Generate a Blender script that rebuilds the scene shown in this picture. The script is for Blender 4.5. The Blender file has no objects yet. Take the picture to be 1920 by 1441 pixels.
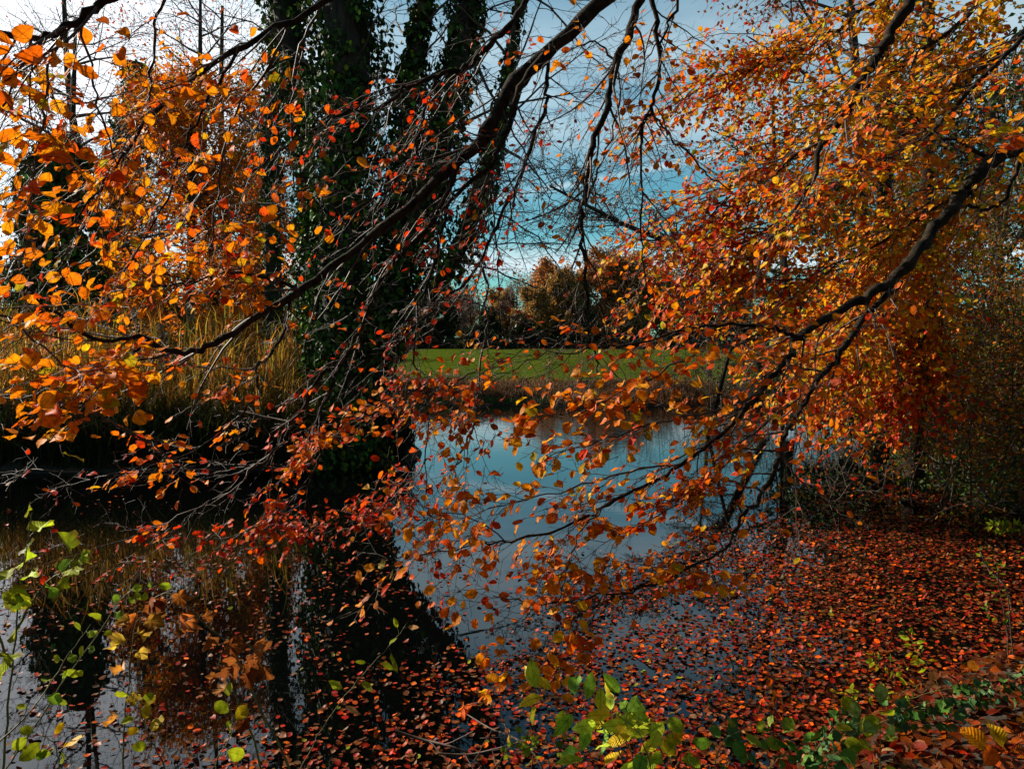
import bpy, math, random
import numpy as np
from mathutils import Vector, Matrix

scene = bpy.context.scene
COL = scene.collection
rad = math.radians

# ------------------------------------------------------------------ camera, sky, sun, exposure
F = 1387.0                       # focal length in photo pixels (photo 1920 x 1441)
PITCH = rad(3.12)
CAM = np.array([0.0, 0.0, 2.2])  # pond surface is z = 0
cam_d = bpy.data.cameras.new('camera')
cam_d.sensor_width = 36.0
cam_d.lens = 36.0 * F / 1920.0
cam_d.clip_start = 0.05
cam_d.clip_end = 6000
cam = bpy.data.objects.new('camera', cam_d)
COL.objects.link(cam)
cam.location = CAM
cam.rotation_euler = (math.pi / 2 - PITCH, 0, 0)
scene.camera = cam

SUN_EL, SUN_AZ = rad(31), rad(-60)      # azimuth from +Y, negative is to the left
sdir = Vector((math.sin(SUN_AZ) * math.cos(SUN_EL), math.cos(SUN_AZ) * math.cos(SUN_EL), math.sin(SUN_EL)))
sun_d = bpy.data.lights.new('sun', 'SUN')
sun_d.energy = 5.0
sun_d.angle = rad(0.53)
sun_d.color = (1.0, 0.92, 0.80)
sun = bpy.data.objects.new('sun', sun_d)
COL.objects.link(sun)
sun.rotation_euler = sdir.to_track_quat('Z', 'Y').to_euler()

world = bpy.data.worlds.new('World')
scene.world = world
world.use_nodes = True
wn, wl = world.node_tree.nodes, world.node_tree.links
wn.clear()
w_out = wn.new('ShaderNodeOutputWorld')
w_bg = wn.new('ShaderNodeBackground')
w_bg.inputs['Strength'].default_value = 0.05
sky = wn.new('ShaderNodeTexSky')
sky.sky_type = 'NISHITA'
sky.sun_disc = False
sky.sun_elevation = SUN_EL
sky.sun_rotation = SUN_AZ
sky.air_density = 1.0
sky.dust_density = 0.6
sky.ozone_density = 1.2
tint = wn.new('ShaderNodeMix'); tint.data_type = 'RGBA'; tint.blend_type = 'MULTIPLY'
tint.inputs['Factor'].default_value = 1.0
tint.inputs['B'].default_value = (0.42, 0.94, 0.92, 1)
wl.new(sky.outputs[0], tint.inputs['A'])
tc = wn.new('ShaderNodeTexCoord')
sep = wn.new('ShaderNodeSeparateXYZ')
wl.new(tc.outputs['Generated'], sep.inputs[0])
def wmath(op, a, b=None, c=None):
    n = wn.new('ShaderNodeMath'); n.operation = op
    for i, v in enumerate((a, b, c)):
        if v is None: continue
        if isinstance(v, (int, float)): n.inputs[i].default_value = v
        else: wl.new(v, n.inputs[i])
    return n.outputs[0]
zc = wmath('MAXIMUM', wmath('ADD', sep.outputs['Z'], 0.06), 0.03)
comb = wn.new('ShaderNodeCombineXYZ')
wl.new(wmath('DIVIDE', sep.outputs['X'], zc), comb.inputs[0])
wl.new(wmath('DIVIDE', sep.outputs['Y'], zc), comb.inputs[1])
def wnoise(scale, detail, rough, off=(0, 0, 0), stretch=(1, 1, 1)):
    mp = wn.new('ShaderNodeMapping'); mp.inputs['Location'].default_value = off
    mp.inputs['Scale'].default_value = stretch
    mp.inputs['Rotation'].default_value = (0, 0, rad(-25))
    wl.new(comb.outputs[0], mp.inputs[0])
    n = wn.new('ShaderNodeTexNoise'); n.inputs['Scale'].default_value = scale
    n.inputs['Detail'].default_value = detail; n.inputs['Roughness'].default_value = rough
    wl.new(mp.outputs[0], n.inputs['Vector'])
    return n.outputs['Fac']
def wramp(v, a, b):
    n = wn.new('ShaderNodeMapRange'); n.interpolation_type = 'SMOOTHSTEP'
    n.inputs['From Min'].default_value = a; n.inputs['From Max'].default_value = b
    wl.new(v, n.inputs['Value']); return n.outputs[0]
streak = wramp(wnoise(0.75, 6, 0.62, (3.1, 1.7, 0), (0.75, 1.1, 1)), 0.42, 0.68)
# broad veil of bright cloud around the sun's side of the sky
dotv = wn.new('ShaderNodeVectorMath'); dotv.operation = 'DOT_PRODUCT'
wl.new(tc.outputs['Generated'], dotv.inputs[0])
dotv.inputs[1].default_value = (-0.62, 0.62, 0.47)
veil = wramp(dotv.outputs['Value'], 0.82, 0.97)
veiln = wmath('MULTIPLY', veil, wmath('ADD', wmath('MULTIPLY', wnoise(1.4, 4, 0.55, (9, 2, 0)), 0.7), 0.55))
band = wmath('MULTIPLY', wramp(sep.outputs['Z'], 0.145, 0.10), wramp(sep.outputs['Z'], 0.085, 0.10))
band = wmath('MULTIPLY', band, 0.85)
high = wmath('MULTIPLY', wramp(sep.outputs['Z'], .20, .29), wramp(sep.outputs['Z'], .46, .33))
wisp = wmath('ADD', wmath('MULTIPLY', high, wramp(wnoise(0.9, 6, 0.6, (3.1, 1.7, 0), (0.8, 1.1, 1)), .30, .62)), wmath('MULTIPLY', streak, .22))
wn_trail = wmath('ABSOLUTE', wmath('SUBTRACT', wmath('SUBTRACT', sep.outputs['Z'], .195), wmath('MULTIPLY', sep.outputs['X'], .16)))
trail = wmath('MULTIPLY', wramp(wn_trail, .007, .0), wmath('MULTIPLY', wramp(wnoise(3, 3, .5), .3, .6), .5))
cfac = wmath('MINIMUM', wmath('ADD', wmath('ADD', wmath('ADD', wmath('MULTIPLY', wisp, .62), trail), veiln), band), 0.97)
cmix = wn.new('ShaderNodeMix'); cmix.data_type = 'RGBA'
wl.new(cfac, cmix.inputs['Factor'])
wl.new(tint.outputs['Result'], cmix.inputs['A'])
ccol = wn.new('ShaderNodeMix'); ccol.data_type = 'RGBA'
wl.new(veil, ccol.inputs['Factor'])
ccol.inputs['A'].default_value = (7.0, 8.4, 9.0, 1)
ccol.inputs['B'].default_value = (12.5, 13.0, 13.8, 1)
wl.new(ccol.outputs['Result'], cmix.inputs['B'])
wl.new(cmix.outputs['Result'], w_bg.inputs['Color'])
wl.new(w_bg.outputs[0], w_out.inputs[0])

scene.view_settings.view_transform = 'Standard'
scene.view_settings.look = 'None'
scene.view_settings.gamma = 1
scene.view_settings.exposure = 1.12
scene.view_settings.use_curve_mapping = False
scene.render.engine = 'CYCLES'
scene.cycles.max_bounces = 6
scene.cycles.diffuse_bounces = 2
scene.cycles.glossy_bounces = 3
scene.cycles.transmission_bounces = 3

# ------------------------------------------------------------------ helpers
rng = np.random.default_rng(7)
random.seed(7)
RIGHT = np.array([1.0, 0, 0])
FWD = np.array([0, math.cos(PITCH), -math.sin(PITCH)])
UPV = np.array([0, math.sin(PITCH), math.cos(PITCH)])

def P(px, py, d):
    """Point of the place seen near (px, py) at d metres ahead."""
    return CAM + FWD * d + RIGHT * ((px - 960) / F * d) + UPV * (-(py - 720.5) / F * d)
def G(px, py, z=0.0):
    r = FWD + RIGHT * ((px - 960) / F) + UPV * (-(py - 720.5) / F)
    t = (z - CAM[2]) / r[2]
    return CAM + r * t
def project(p):
    v = p - CAM
    d = v @ FWD
    d = np.where(np.abs(d) < 1e-3, 1e-3, d)
    return 960 + (v @ RIGHT) / d * F, 720.5 - (v @ UPV) / d * F, d
def norm(v):
    return v / np.maximum(np.linalg.norm(v, axis=-1, keepdims=True), 1e-9)

class Acc:
    """Collects arrays of vertices and faces, builds ONE mesh."""
    def __init__(s):
        s.v, s.f, s.c, s.u, s.n = [], [], [], [], 0
    def add(s, v, f, c=None, u=None):
        v = np.asarray(v, float).reshape(-1, 3)
        n = len(v)
        if n == 0: return
        s.v.append(v); s.f.append(np.asarray(f, np.int64) + s.n)
        s.c.append(np.ones((n, 3)) * 0.1 if c is None else np.broadcast_to(c, (n, 3)))
        s.u.append(np.zeros((n, 2)) if u is None else u)
        s.n += n
    def mesh(s, name, mat, origin=(0, 0, 0), smooth=False):
        me = bpy.data.meshes.new(name)
        v = np.concatenate(s.v) - np.asarray(origin, float)
        me.vertices.add(len(v)); me.vertices.foreach_set('co', v.astype(np.float32).ravel())
        loops = np.concatenate([f.ravel() for f in s.f])
        tot = np.concatenate([np.full(len(f), f.shape[1]) for f in s.f])
        st = np.concatenate([[0], np.cumsum(tot)[:-1]])
        me.loops.add(len(loops)); me.loops.foreach_set('vertex_index', loops.astype(np.int32))
        me.polygons.add(len(tot)); me.polygons.foreach_set('loop_start', st.astype(np.int32))
        if smooth: me.polygons.foreach_set('use_smooth', np.ones(len(tot), bool))
        c = np.concatenate(s.c); c4 = np.ones((len(c), 4), np.float32); c4[:, :3] = c
        a = me.attributes.new('col', 'FLOAT_COLOR', 'POINT'); a.data.foreach_set('color', c4.ravel())
        a = me.attributes.new('luv', 'FLOAT2', 'POINT'); a.data.foreach_set('vector', np.concatenate(s.u).astype(np.float32).ravel())
        me.materials.append(mat)
        me.update(calc_edges=True)
        return me
    def build(s, name, mat, parent=None, smooth=False, kind=None, label=None):
        if s.n == 0: return None
        org = parent['_o'] if parent is not None and '_o' in parent else (0, 0, 0)
        o = bpy.data.objects.new(name, s.mesh(name, mat, org, smooth))
        COL.objects.link(o)
        if parent is not None: o.parent = parent
        if kind: o['kind'] = kind
        if label: o['label'] = label
        return o

THINGS = []
def thing(name, label, cat, loc, group=None):
    o = bpy.data.objects.new(name, None); COL.objects.link(o)
    o.location = [float(x) for x in loc]; o.empty_display_size = 0.2
    o['_o'] = [float(x) for x in loc]
    o['label'] = label; o['category'] = cat
    if group: o['group'] = group
    THINGS.append(o)
    return o
def tag(o, label, cat, group=None, kind=None):
    o['label'] = label
    if cat: o['category'] = cat
    if group: o['group'] = group
    if kind: o['kind'] = kind
    return o

# --- tubes
def tubes(acc, Pt, R, S=4, col=(0.1, 0.1, 0.1), bump=0.0):
    Pt = np.asarray(Pt, float); R = np.asarray(R, float)
    if Pt.ndim == 2: Pt, R = Pt[None], R[None]
    N, K, _ = Pt.shape
    if N == 0: return
    T = norm(np.gradient(Pt, axis=1))
    mt = norm(T.mean(axis=1))
    ref = np.where((np.abs(mt[:, 2]) > 0.8)[:, None], np.array([0.0, 1.0, 0.0]), np.array([0.0, 0.0, 1.0]))
    n = norm(np.cross(T, ref[:, None, :])); b = np.cross(T, n)
    a = np.arange(S) * 2 * math.pi / S
    Rr = R[:, :, None] * np.ones(S)
    if bump: Rr = Rr * (1 + rng.normal(0, bump, Rr.shape))
    v = Pt[:, :, None, :] + Rr[..., None] * (n[:, :, None, :] * np.cos(a)[None, None, :, None] + b[:, :, None, :] * np.sin(a)[None, None, :, None])
    i = np.arange(N)[:, None, None] * K * S + np.arange(K - 1)[None, :, None] * S + np.arange(S)[None, None, :]
    j = np.arange(N)[:, None, None] * K * S + np.arange(K - 1)[None, :, None] * S + ((np.arange(S) + 1) % S)[None, None, :]
    f = np.stack([i, i + S, j + S, j], -1).reshape(-1, 4)
    c = np.asarray(col, float)
    if c.ndim == 2: c = np.repeat(c, K * S, axis=0)
    acc.add(v.reshape(-1, 3), f, c)

def catmull(pts, n):
    pts = np.asarray(pts, float); m = len(pts)
    p = np.vstack([2 * pts[0] - pts[1], pts, 2 * pts[-1] - pts[-2]])
    u = np.linspace(0, m - 1, n); i = np.minimum(u.astype(int), m - 2); t = (u - i)[:, None]
    a, b, c, d = p[i], p[i + 1], p[i + 2], p[i + 3]
    return 0.5 * ((2 * b) + (-a + c) * t + (2 * a - 5 * b + 4 * c - d) * t ** 2 + (-a + 3 * b - 3 * c + d) * t ** 3)

def grow(start, d, L, K, wig=0.12, trop=(0, 0, 0)):
    N = len(start)
    d = norm(d); p = start.copy(); out = [p]
    step = (np.asarray(L) / (K - 1))[:, None]
    trop = np.asarray(trop, float)
    zz = rng.normal(0, wig, (N, 3)); zz2 = rng.normal(0, wig * 0.45, (N, 3))
    for k in range(K - 1):
        d = norm(d + zz * (1 if k % 2 else -1) + zz2 + rng.normal(0, wig * 0.55, (N, 3)) + trop)
        p = p + d * step; out.append(p)
    return np.stack(out, 1)

def children(Pt, R, n, tmin=0.15, tmax=0.98, ang=0.8, plane=None, jit=0.25):
    """n shoots off every polyline, left and right by turns."""
    N, K, _ = Pt.shape
    T = norm(np.gradient(Pt, axis=1))
    if plane is None: plane = np.broadcast_to(np.array([0, -0.3, 0.95]), (N, 3))
    t = tmin + (tmax - tmin) * (np.arange(n)[None, :] + rng.uniform(0.1, 0.9, (N, n))) / n
    u = t * (K - 1); i = np.minimum(u.astype(int), K - 2); fr = (u - i)[..., None]
    ar = np.arange(N)[:, None]
    pos = Pt[ar, i] * (1 - fr) + Pt[ar, i + 1] * fr
    tan = norm(T[ar, i] * (1 - fr) + T[ar, i + 1] * fr)
    r = R[ar, i] * (1 - fr[..., 0]) + R[ar, i + 1] * fr[..., 0]
    side = norm(np.cross(plane[:, None, :], tan))
    sgn = np.where((np.arange(n)[None, :] + rng.integers(0, 2, (N, 1))) % 2 == 0, 1.0, -1.0)[..., None]
    an = (ang + rng.normal(0, 0.22, (N, n)))[..., None]
    d = norm(np.cos(an) * tan + np.sin(an) * side * sgn + rng.normal(0, jit, (N, n, 3)))
    par = np.broadcast_to(ar, (N, n))
    return pos.reshape(-1, 3), d.reshape(-1, 3), par.ravel(), t.ravel(), r.ravel(), tan.reshape(-1, 3)

# --- leaves: templates (x across, y along, w of fold), faces
def mk_template(rows, widths):
    v, f = [(0, 0)], []
    mid, lf, rt = [0], [None], [None]
    for y, w in zip(rows[1:-1], widths[1:-1]):
        mid.append(len(v)); v.append((0, y)); lf.append(len(v)); v.append((-w, y)); rt.append(len(v)); v.append((w, y))
    mid.append(len(v)); v.append((0, 1)); lf.append(None); rt.append(None)
    for k in range(len(mid) - 1):
        a, b = mid[k], mid[k + 1]
        for s, flip in ((lf, 1), (rt, 0)):
            c, d = s[k], s[k + 1]
            q = [a, b] + ([d] if d is not None else []) + ([c] if c is not None else [])
            if len(q) == 3: f += [q if flip else q[::-1]]
            else: f += [q[:3] if flip else q[:3][::-1], [q[0], q[2], q[3]] if flip else [q[0], q[2], q[3]][::-1]]
    return np.array(v, float), np.array(f)
T_FINE = mk_template([0, .14, .34, .56, .76, .9, 1], [0, .17, .31, .36, .29, .15, 0])
T_MED = mk_template([0, .22, .6, .86, 1], [0, .25, .35, .19, 0])
T_OVATE = mk_template([0, .12, .3, .52, .74, .9, 1], [0, .12, .22, .235, .16, .06, 0])
T_LOW = (np.array([(0, 0), (.30, .45), (0, 1), (-.30, .45)], float), np.array([[0, 1, 2], [0, 2, 3]]))
T_LANCE = mk_template([0, .2, .45, .75, 1], [0, .14, .2, .13, 0])
def lobed():
    """Broad leaf with shallow lobes and a toothed edge, like a sycamore's."""
    lob = [(-158, .34), (-140, .44), (-122, .56), (-108, .50), (-92, .47), (-74, .58), (-58, .70), (-46, .60), (-34, .53), (-22, .60), (-10, .70), (0, .80)]
    lob = lob + [(-a_, r * (1.0 if i % 2 else .95)) for i, (a_, r) in enumerate(lob[-2::-1])]
    pts = [(math.sin(rad(a_)) * r * .92, 0.36 + math.cos(rad(a_)) * r * 0.86) for a_, r in lob]
    v = [(0, 0.34)] + pts + [(0, 0.14)]
    f = [[0, k + 1, k] for k in range(1, len(pts))] + [[0, 1, len(pts) + 1], [0, len(pts) + 1, len(pts)]]
    return np.array(v, float), np.array(f)
T_LOBED = lobed()

def leaves_geo(tpl, pos, ydir, nrm, size, fold=None, curl=None, wav=.05):
    tv, tf = tpl
    N, V = len(pos), len(tv)
    y = norm(ydir); n = norm(nrm - (nrm * y).sum(-1, keepdims=True) * y); x = np.cross(y, n)
    if fold is None: fold = rng.uniform(0.0, 0.55, N)
    if curl is None: curl = rng.normal(-0.12, 0.30, N)
    wv = rng.normal(0, wav, (N, V))
    z = fold[:, None] * np.abs(tv[None, :, 0]) + curl[:, None] * (tv[None, :, 1] - 0.25) ** 2 + wv * (np.abs(tv[None, :, 0]) > 0)
    s = size[:, None, None]
    v = pos[:, None, :] + s * (x[:, None, :] * tv[None, :, 0, None] + y[:, None, :] * tv[None, :, 1, None] + n[:, None, :] * z[..., None])
    f = (np.arange(N)[:, None, None] * V + tf[None]).reshape(-1, 3)
    return v.reshape(-1, 3), f
def leaves(acc, tpl, pos, ydir, nrm, size, col, **kw):
    if len(pos) == 0: return
    v, f = leaves_geo(tpl, pos, ydir, nrm, size, **kw)
    V = len(tpl[0])
    acc.add(v, f, np.repeat(col, V, axis=0), np.tile(tpl[0], (len(pos), 1)))

# linear base colours
RED, CRIM, ORG, AMB, YEL, LIME, GRN, BRN, TAN, DGR = [np.array(c) for c in (
    (.62, .034, .003), (.40, .012, .005), (.86, .135, .003), (.90, .27, .004), (.84, .46, .008), (.36, .40, .012),
    (.055, .12, .012), (.20, .055, .012), (.42, .20, .085), (.018, .045, .010))]
def palette(n, pairs, jit=0.12):
    cols = np.array([c for c, w in pairs]); w = np.array([w for c, w in pairs], float); w /= w.sum()
    i = rng.choice(len(cols), n, p=w); j = rng.choice(len(cols), n, p=w); t = rng.uniform(0, .45, (n, 1))
    c = cols[i] * (1 - t) + cols[j] * t
    return np.clip(c * np.exp(rng.normal(0, jit * 1.4, (n, 1))) * np.exp(rng.normal(0, jit * .5, (n, 3))), 0, .85)
PAL_BIG = [(ORG, 4.4), (AMB, 3.2), (RED, 1.0), (YEL, 1.2), (LIME, .12), (BRN, .4)]
PAL_ORG = [(ORG, 5), (RED, 1.6), (AMB, 2.6), (YEL, .5), (CRIM, .3), (BRN, .4)]
PAL_RED = [(RED, 5), (ORG, 2.5), (CRIM, 2), (BRN, 1), (AMB, .4)]
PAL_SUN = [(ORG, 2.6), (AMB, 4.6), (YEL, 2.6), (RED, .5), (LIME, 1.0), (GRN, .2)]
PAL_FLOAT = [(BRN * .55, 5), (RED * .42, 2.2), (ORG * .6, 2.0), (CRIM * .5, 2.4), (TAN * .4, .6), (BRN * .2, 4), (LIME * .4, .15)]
PAL_OLIVE = [(AMB * .5, 3), (BRN * .7, 3), (LIME * .45, 2), (GRN * 1.2, 1.2), (ORG * .6, 1)]
PAL_IVY = [(GRN * .9, 3), (DGR * .7, 6), (LIME * .35, .5)]
PAL_LIME = [(np.array([.60, .70, .04]), 4), (YEL, 1.2), (np.array([.22, .38, .03]), 1.4)]

# ------------------------------------------------------------------ materials
def new_mat(name):
    m = bpy.data.materials.new(name); m.use_nodes = True
    nt = m.node_tree; nt.nodes.clear()
    return m, nt.nodes, nt.links
def mth(N, L, op, a, b=None, c=None):
    n = N.new('ShaderNodeMath'); n.operation = op
    for i, v in enumerate((a, b, c)):
        if v is None: continue
        if isinstance(v, (int, float)): n.inputs[i].default_value = v
        else: L.new(v, n.inputs[i])
    return n.outputs[0]
def leaf_material(name, trans=0.46, gloss=0.02, rough=0.42, veins=True, spots=0.35):
    m, N, L = new_mat(name)
    out = N.new('ShaderNodeOutputMaterial')
    at = N.new('ShaderNodeAttribute'); at.attribute_name = 'col'
    col = at.outputs['Color']
    nz = N.new('ShaderNodeTexNoise'); nz.inputs['Scale'].default_value = 55; nz.inputs['Detail'].default_value = 3
    geo = N.new('ShaderNodeNewGeometry'); L.new(geo.outputs['Position'], nz.inputs['Vector'])
    mr = N.new('ShaderNodeMapRange'); mr.inputs['From Min'].default_value = .35; mr.inputs['From Max'].default_value = .7
    mr.inputs['To Min'].default_value = 1.12; mr.inputs['To Max'].default_value = 1.0 - spots
    L.new(nz.outputs['Fac'], mr.inputs['Value'])
    fac = mr.outputs[0]; bump = None
    if veins:
        uv = N.new('ShaderNodeAttribute'); uv.attribute_name = 'luv'
        sp = N.new('ShaderNodeSeparateXYZ'); L.new(uv.outputs['Vector'], sp.inputs[0])
        ax = mth(N, L, 'ABSOLUTE', sp.outputs['X'])
        ph = mth(N, L, 'MULTIPLY', mth(N, L, 'SUBTRACT', sp.outputs['Y'], mth(N, L, 'MULTIPLY', ax, 0.9)), 52.0)
        s = mth(N, L, 'SINE', ph)
        v1 = mth(N, L, 'POWER', mth(N, L, 'MAXIMUM', s, 0.0), 5.0)
        mid = mth(N, L, 'LESS_THAN', ax, 0.014)
        vv = mth(N, L, 'MAXIMUM', mth(N, L, 'MULTIPLY', v1, 0.5), mid)
        fac = mth(N, L, 'MULTIPLY', fac, mth(N, L, 'SUBTRACT', 1.0, mth(N, L, 'MULTIPLY', vv, 0.42)))
        bp = N.new('ShaderNodeBump'); bp.inputs['Strength'].default_value = 0.5; bp.inputs['Distance'].default_value = 0.002
        L.new(s, bp.inputs['Height']); bump = bp.outputs[0]
    if veins:
        ed = mth(N, L, 'MAXIMUM', mth(N, L, 'MULTIPLY', ax, 2.8), mth(N, L, 'MULTIPLY', mth(N, L, 'ABSOLUTE', mth(N, L, 'SUBTRACT', sp.outputs['Y'], .45)), 1.8))
        n3_ = N.new('ShaderNodeTexNoise'); n3_.inputs['Scale'].default_value = 28; L.new(geo.outputs['Position'], n3_.inputs['Vector'])
        em = N.new('ShaderNodeMapRange'); em.inputs['From Min'].default_value = .95; em.inputs['From Max'].default_value = 1.35; em.inputs['To Max'].default_value = .75
        L.new(mth(N, L, 'ADD', mth(N, L, 'MULTIPLY', ed, .75), mth(N, L, 'MULTIPLY', n3_.outputs['Fac'], .9)), em.inputs['Value'])
        ec = N.new('ShaderNodeMix'); ec.data_type = 'RGBA'; L.new(em.outputs[0], ec.inputs['Factor']); L.new(col, ec.inputs['A']); ec.inputs['B'].default_value = (.13, .045, .012, 1)
        col = ec.outputs['Result']
    mx = N.new('ShaderNodeVectorMath'); mx.operation = 'SCALE'
    L.new(col, mx.inputs[0]); L.new(fac, mx.inputs['Scale'])
    d = N.new('ShaderNodeBsdfDiffuse'); t = N.new('ShaderNodeBsdfTranslucent'); g = N.new('ShaderNodeBsdfGlossy')
    g.inputs['Roughness'].default_value = rough + .12; g.inputs['Color'].default_value = (1, .96, .9, 1)
    L.new(mx.outputs[0], d.inputs['Color']); L.new(mx.outputs[0], t.inputs['Color'])
    if bump:
        L.new(bump, d.inputs['Normal'])
    m1 = N.new('ShaderNodeMixShader'); m1.inputs[0].default_value = trans
    L.new(d.outputs[0], m1.inputs[1]); L.new(t.outputs[0], m1.inputs[2])
    fr = N.new('ShaderNodeFresnel'); fr.inputs['IOR'].default_value = 1.35
    m2 = N.new('ShaderNodeMixShader'); L.new(mth(N, L, 'MINIMUM', mth(N, L, 'MULTIPLY', fr.outputs[0], gloss * 8), gloss * 1.2), m2.inputs[0])
    L.new(m1.outputs[0], m2.inputs[1]); L.new(g.outputs[0], m2.inputs[2])
    L.new(m2.outputs[0], out.inputs[0])
    return m
def noise_material(name, c1, c2, scale=6, rough=0.85, bump=0.4, detail=6, c3=None, bdist=0.02, vary=None, use_col=False, spec=0.25):
    m, N, L = new_mat(name)
    out = N.new('ShaderNodeOutputMaterial'); b = N.new('ShaderNodeBsdfPrincipled')
    b.inputs['Roughness'].default_value = rough
    b.inputs['Specular IOR Level'].default_value = spec
    geo = N.new('ShaderNodeNewGeometry')
    mp = N.new('ShaderNodeMapping'); L.new(geo.outputs['Position'], mp.inputs[0])
    if vary: mp.inputs['Scale'].default_value = vary
    nz = N.new('ShaderNodeTexNoise'); nz.inputs['Scale'].default_value = scale; nz.inputs['Detail'].default_value = detail
    nz.inputs['Roughness'].default_value = 0.62
    L.new(mp.outputs[0], nz.inputs['Vector'])
    rp = N.new('ShaderNodeValToRGB'); e = rp.color_ramp.elements
    e[0].position = .36; e[0].color = (*c1, 1); e[1].position = .64; e[1].color = (*c2, 1)
    if c3:
        k = e.new(.75); k.color = (*c3, 1)
    L.new(nz.outputs['Fac'], rp.inputs[0])
    L.new(rp.outputs[0], b.inputs['Base Color'])
    n2 = N.new('ShaderNodeTexNoise'); n2.inputs['Scale'].default_value = scale * 4; n2.inputs['Detail'].default_value = 4
    L.new(mp.outputs[0], n2.inputs['Vector'])
    bp = N.new('ShaderNodeBump'); bp.inputs['Strength'].default_value = bump; bp.inputs['Distance'].default_value = bdist
    L.new(mth(N, L, 'ADD', nz.outputs['Fac'], mth(N, L, 'MULTIPLY', n2.outputs['Fac'], .5)), bp.inputs['Height'])
    L.new(bp.outputs[0], b.inputs['Normal']); L.new(b.outputs[0], out.inputs[0])
    return m
M_LEAF = leaf_material('autumn_leaf')
M_LEAF_FAR = leaf_material('distant_leaf', veins=False, spots=.2, gloss=.03)
M_WETLEAF = leaf_material('floating_leaf', trans=0.08, gloss=0.03, rough=0.34, veins=False, spots=.45)
M_IVY = leaf_material('ivy_leaf', trans=0.06, gloss=0.035, rough=0.45, veins=False, spots=.2)
M_REED = leaf_material('reed_blade', trans=0.45, gloss=0.02, rough=.5, veins=False, spots=.3)
M_BARK = noise_material('beech_bark', (.008, .006, .004), (.036, .026, .016), 16, .95, 1.0, c3=(.062, .052, .022), bdist=.012, spec=.1)
M_TWIG = noise_material('twig_bark', (.020, .012, .008), (.095, .058, .038), 30, .6, .2, bdist=.002, spec=.2)
M_TWIG_FAR = noise_material('distant_twig_bark', (.040, .030, .022), (.12, .085, .06), 5, .8, .2)
M_TRUNK = noise_material('rough_bark', (.012, .010, .007), (.050, .042, .028), 9, .9, .9, vary=(1, 1, .25), bdist=.03)
M_STEM = noise_material('green_stem', (.05, .05, .015), (.14, .12, .03), 25, .6, .2)
M_SOIL = noise_material('bank_soil', (.010, .008, .005), (.040, .028, .016), 3.5, .95, .8, bdist=.05)
M_PLUME = noise_material('reed_plume', (.22, .15, .10), (.42, .33, .25), 60, .95, .6, bdist=.01)

# ------------------------------------------------------------------ pond outline and terrain
POND = np.array([(-14, 2.6), (-6, 3.3), (-2, 3.5), (0, 3.35), (1.2, 3.5), (1.9, 4.0), (2.5, 4.55), (3.3, 5.0), (4.6, 5.6), (6.2, 6.6), (7.2, 8.0), (6.9, 9.1),
                 (6.3, 9.9), (6.6, 11.5), (7.4, 14.5), (8.6, 18), (9.5, 22), (9.0, 25), (6.5, 26.3), (3.5, 26.0), (0, 26.6), (-2.5, 26.9), (-4.2, 27.6),
                 (-5.0, 25.5), (-4.6, 21), (-3.2, 17.5), (-1.9, 15.3), (-1.75, 14.0), (-2.4, 13.2), (-4.0, 12.9), (-6.0, 12.7), (-8.5, 12.5), (-12, 12.8), (-16, 11.5), (-18, 6)], float)
def sdist(x, y):
    """Signed distance to the pond outline: negative over the water."""
    p = np.stack([x, y], -1); best = np.full(x.shape, 1e9); ins = np.zeros(x.shape, bool)
    n = len(POND)
    for i in range(n):
        a, b = POND[i], POND[(i + 1) % n]; e = b - a
        t = np.clip(((p - a) @ e) / (e @ e), 0, 1)
        d = np.linalg.norm(p - a - t[..., None] * e, axis=-1); best = np.minimum(best, d)
        c = (a[1] > y) != (b[1] > y)
        xi = (b[0] - a[0]) * (y - a[1]) / (b[1] - a[1] + 1e-12) + a[0]
        ins ^= c & (x < xi)
    return np.where(ins, -best, best)
def ground_z(x, y):
    x = np.asarray(x, float); y = np.asarray(y, float)
    s = sdist(x, y)
    wob = 0.04 * np.sin(x * 2.3 + y * 1.1) + 0.03 * np.sin(x * 5.1 - y * 3.7)
    far = np.clip((y - 20) / 5, 0, 1)
    leftb = np.clip((-x) / 2, 0, 1) * np.clip((y - 8) / 3, 0, 1) * (1 - far)
    top = 0.42 + 0.22 * far + 0.10 * leftb
    run = 1.5 + 0.6 * far - .6 * leftb
    out = top * np.clip(s / run, 0, 1) ** 0.7 + wob * np.clip(s, 0, 1)
    inn = np.maximum(-0.9, s * 0.55)
    return np.where(s > 0, out, inn)
def axis(lo, hi, mid, n, k):
    t = np.linspace(-1, 1, n)
    f = np.sinh(t * k) / math.sinh(k)
    return np.where(f < 0, mid + f * (mid - lo), mid + f * (hi - mid))
gx = axis(-1500, 1500, 0, 321, 7.2); gy = axis(-1000, 2500, 9, 321, 7.0)
GX, GY = np.meshgrid(gx, gy)
GZ = ground_z(GX, GY)
a = Acc()
idx = np.arange(GX.size).reshape(GX.shape)
q = np.stack([idx[:-1, :-1], idx[:-1, 1:], idx[1:, 1:], idx[1:, :-1]], -1).reshape(-1, 4)
a.add(np.stack([GX, GY, GZ], -1), q)
ground = a.build('ground', M_SOIL, smooth=True, kind='structure')
tag(ground, 'dark earth of the banks around the pond', None)

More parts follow.
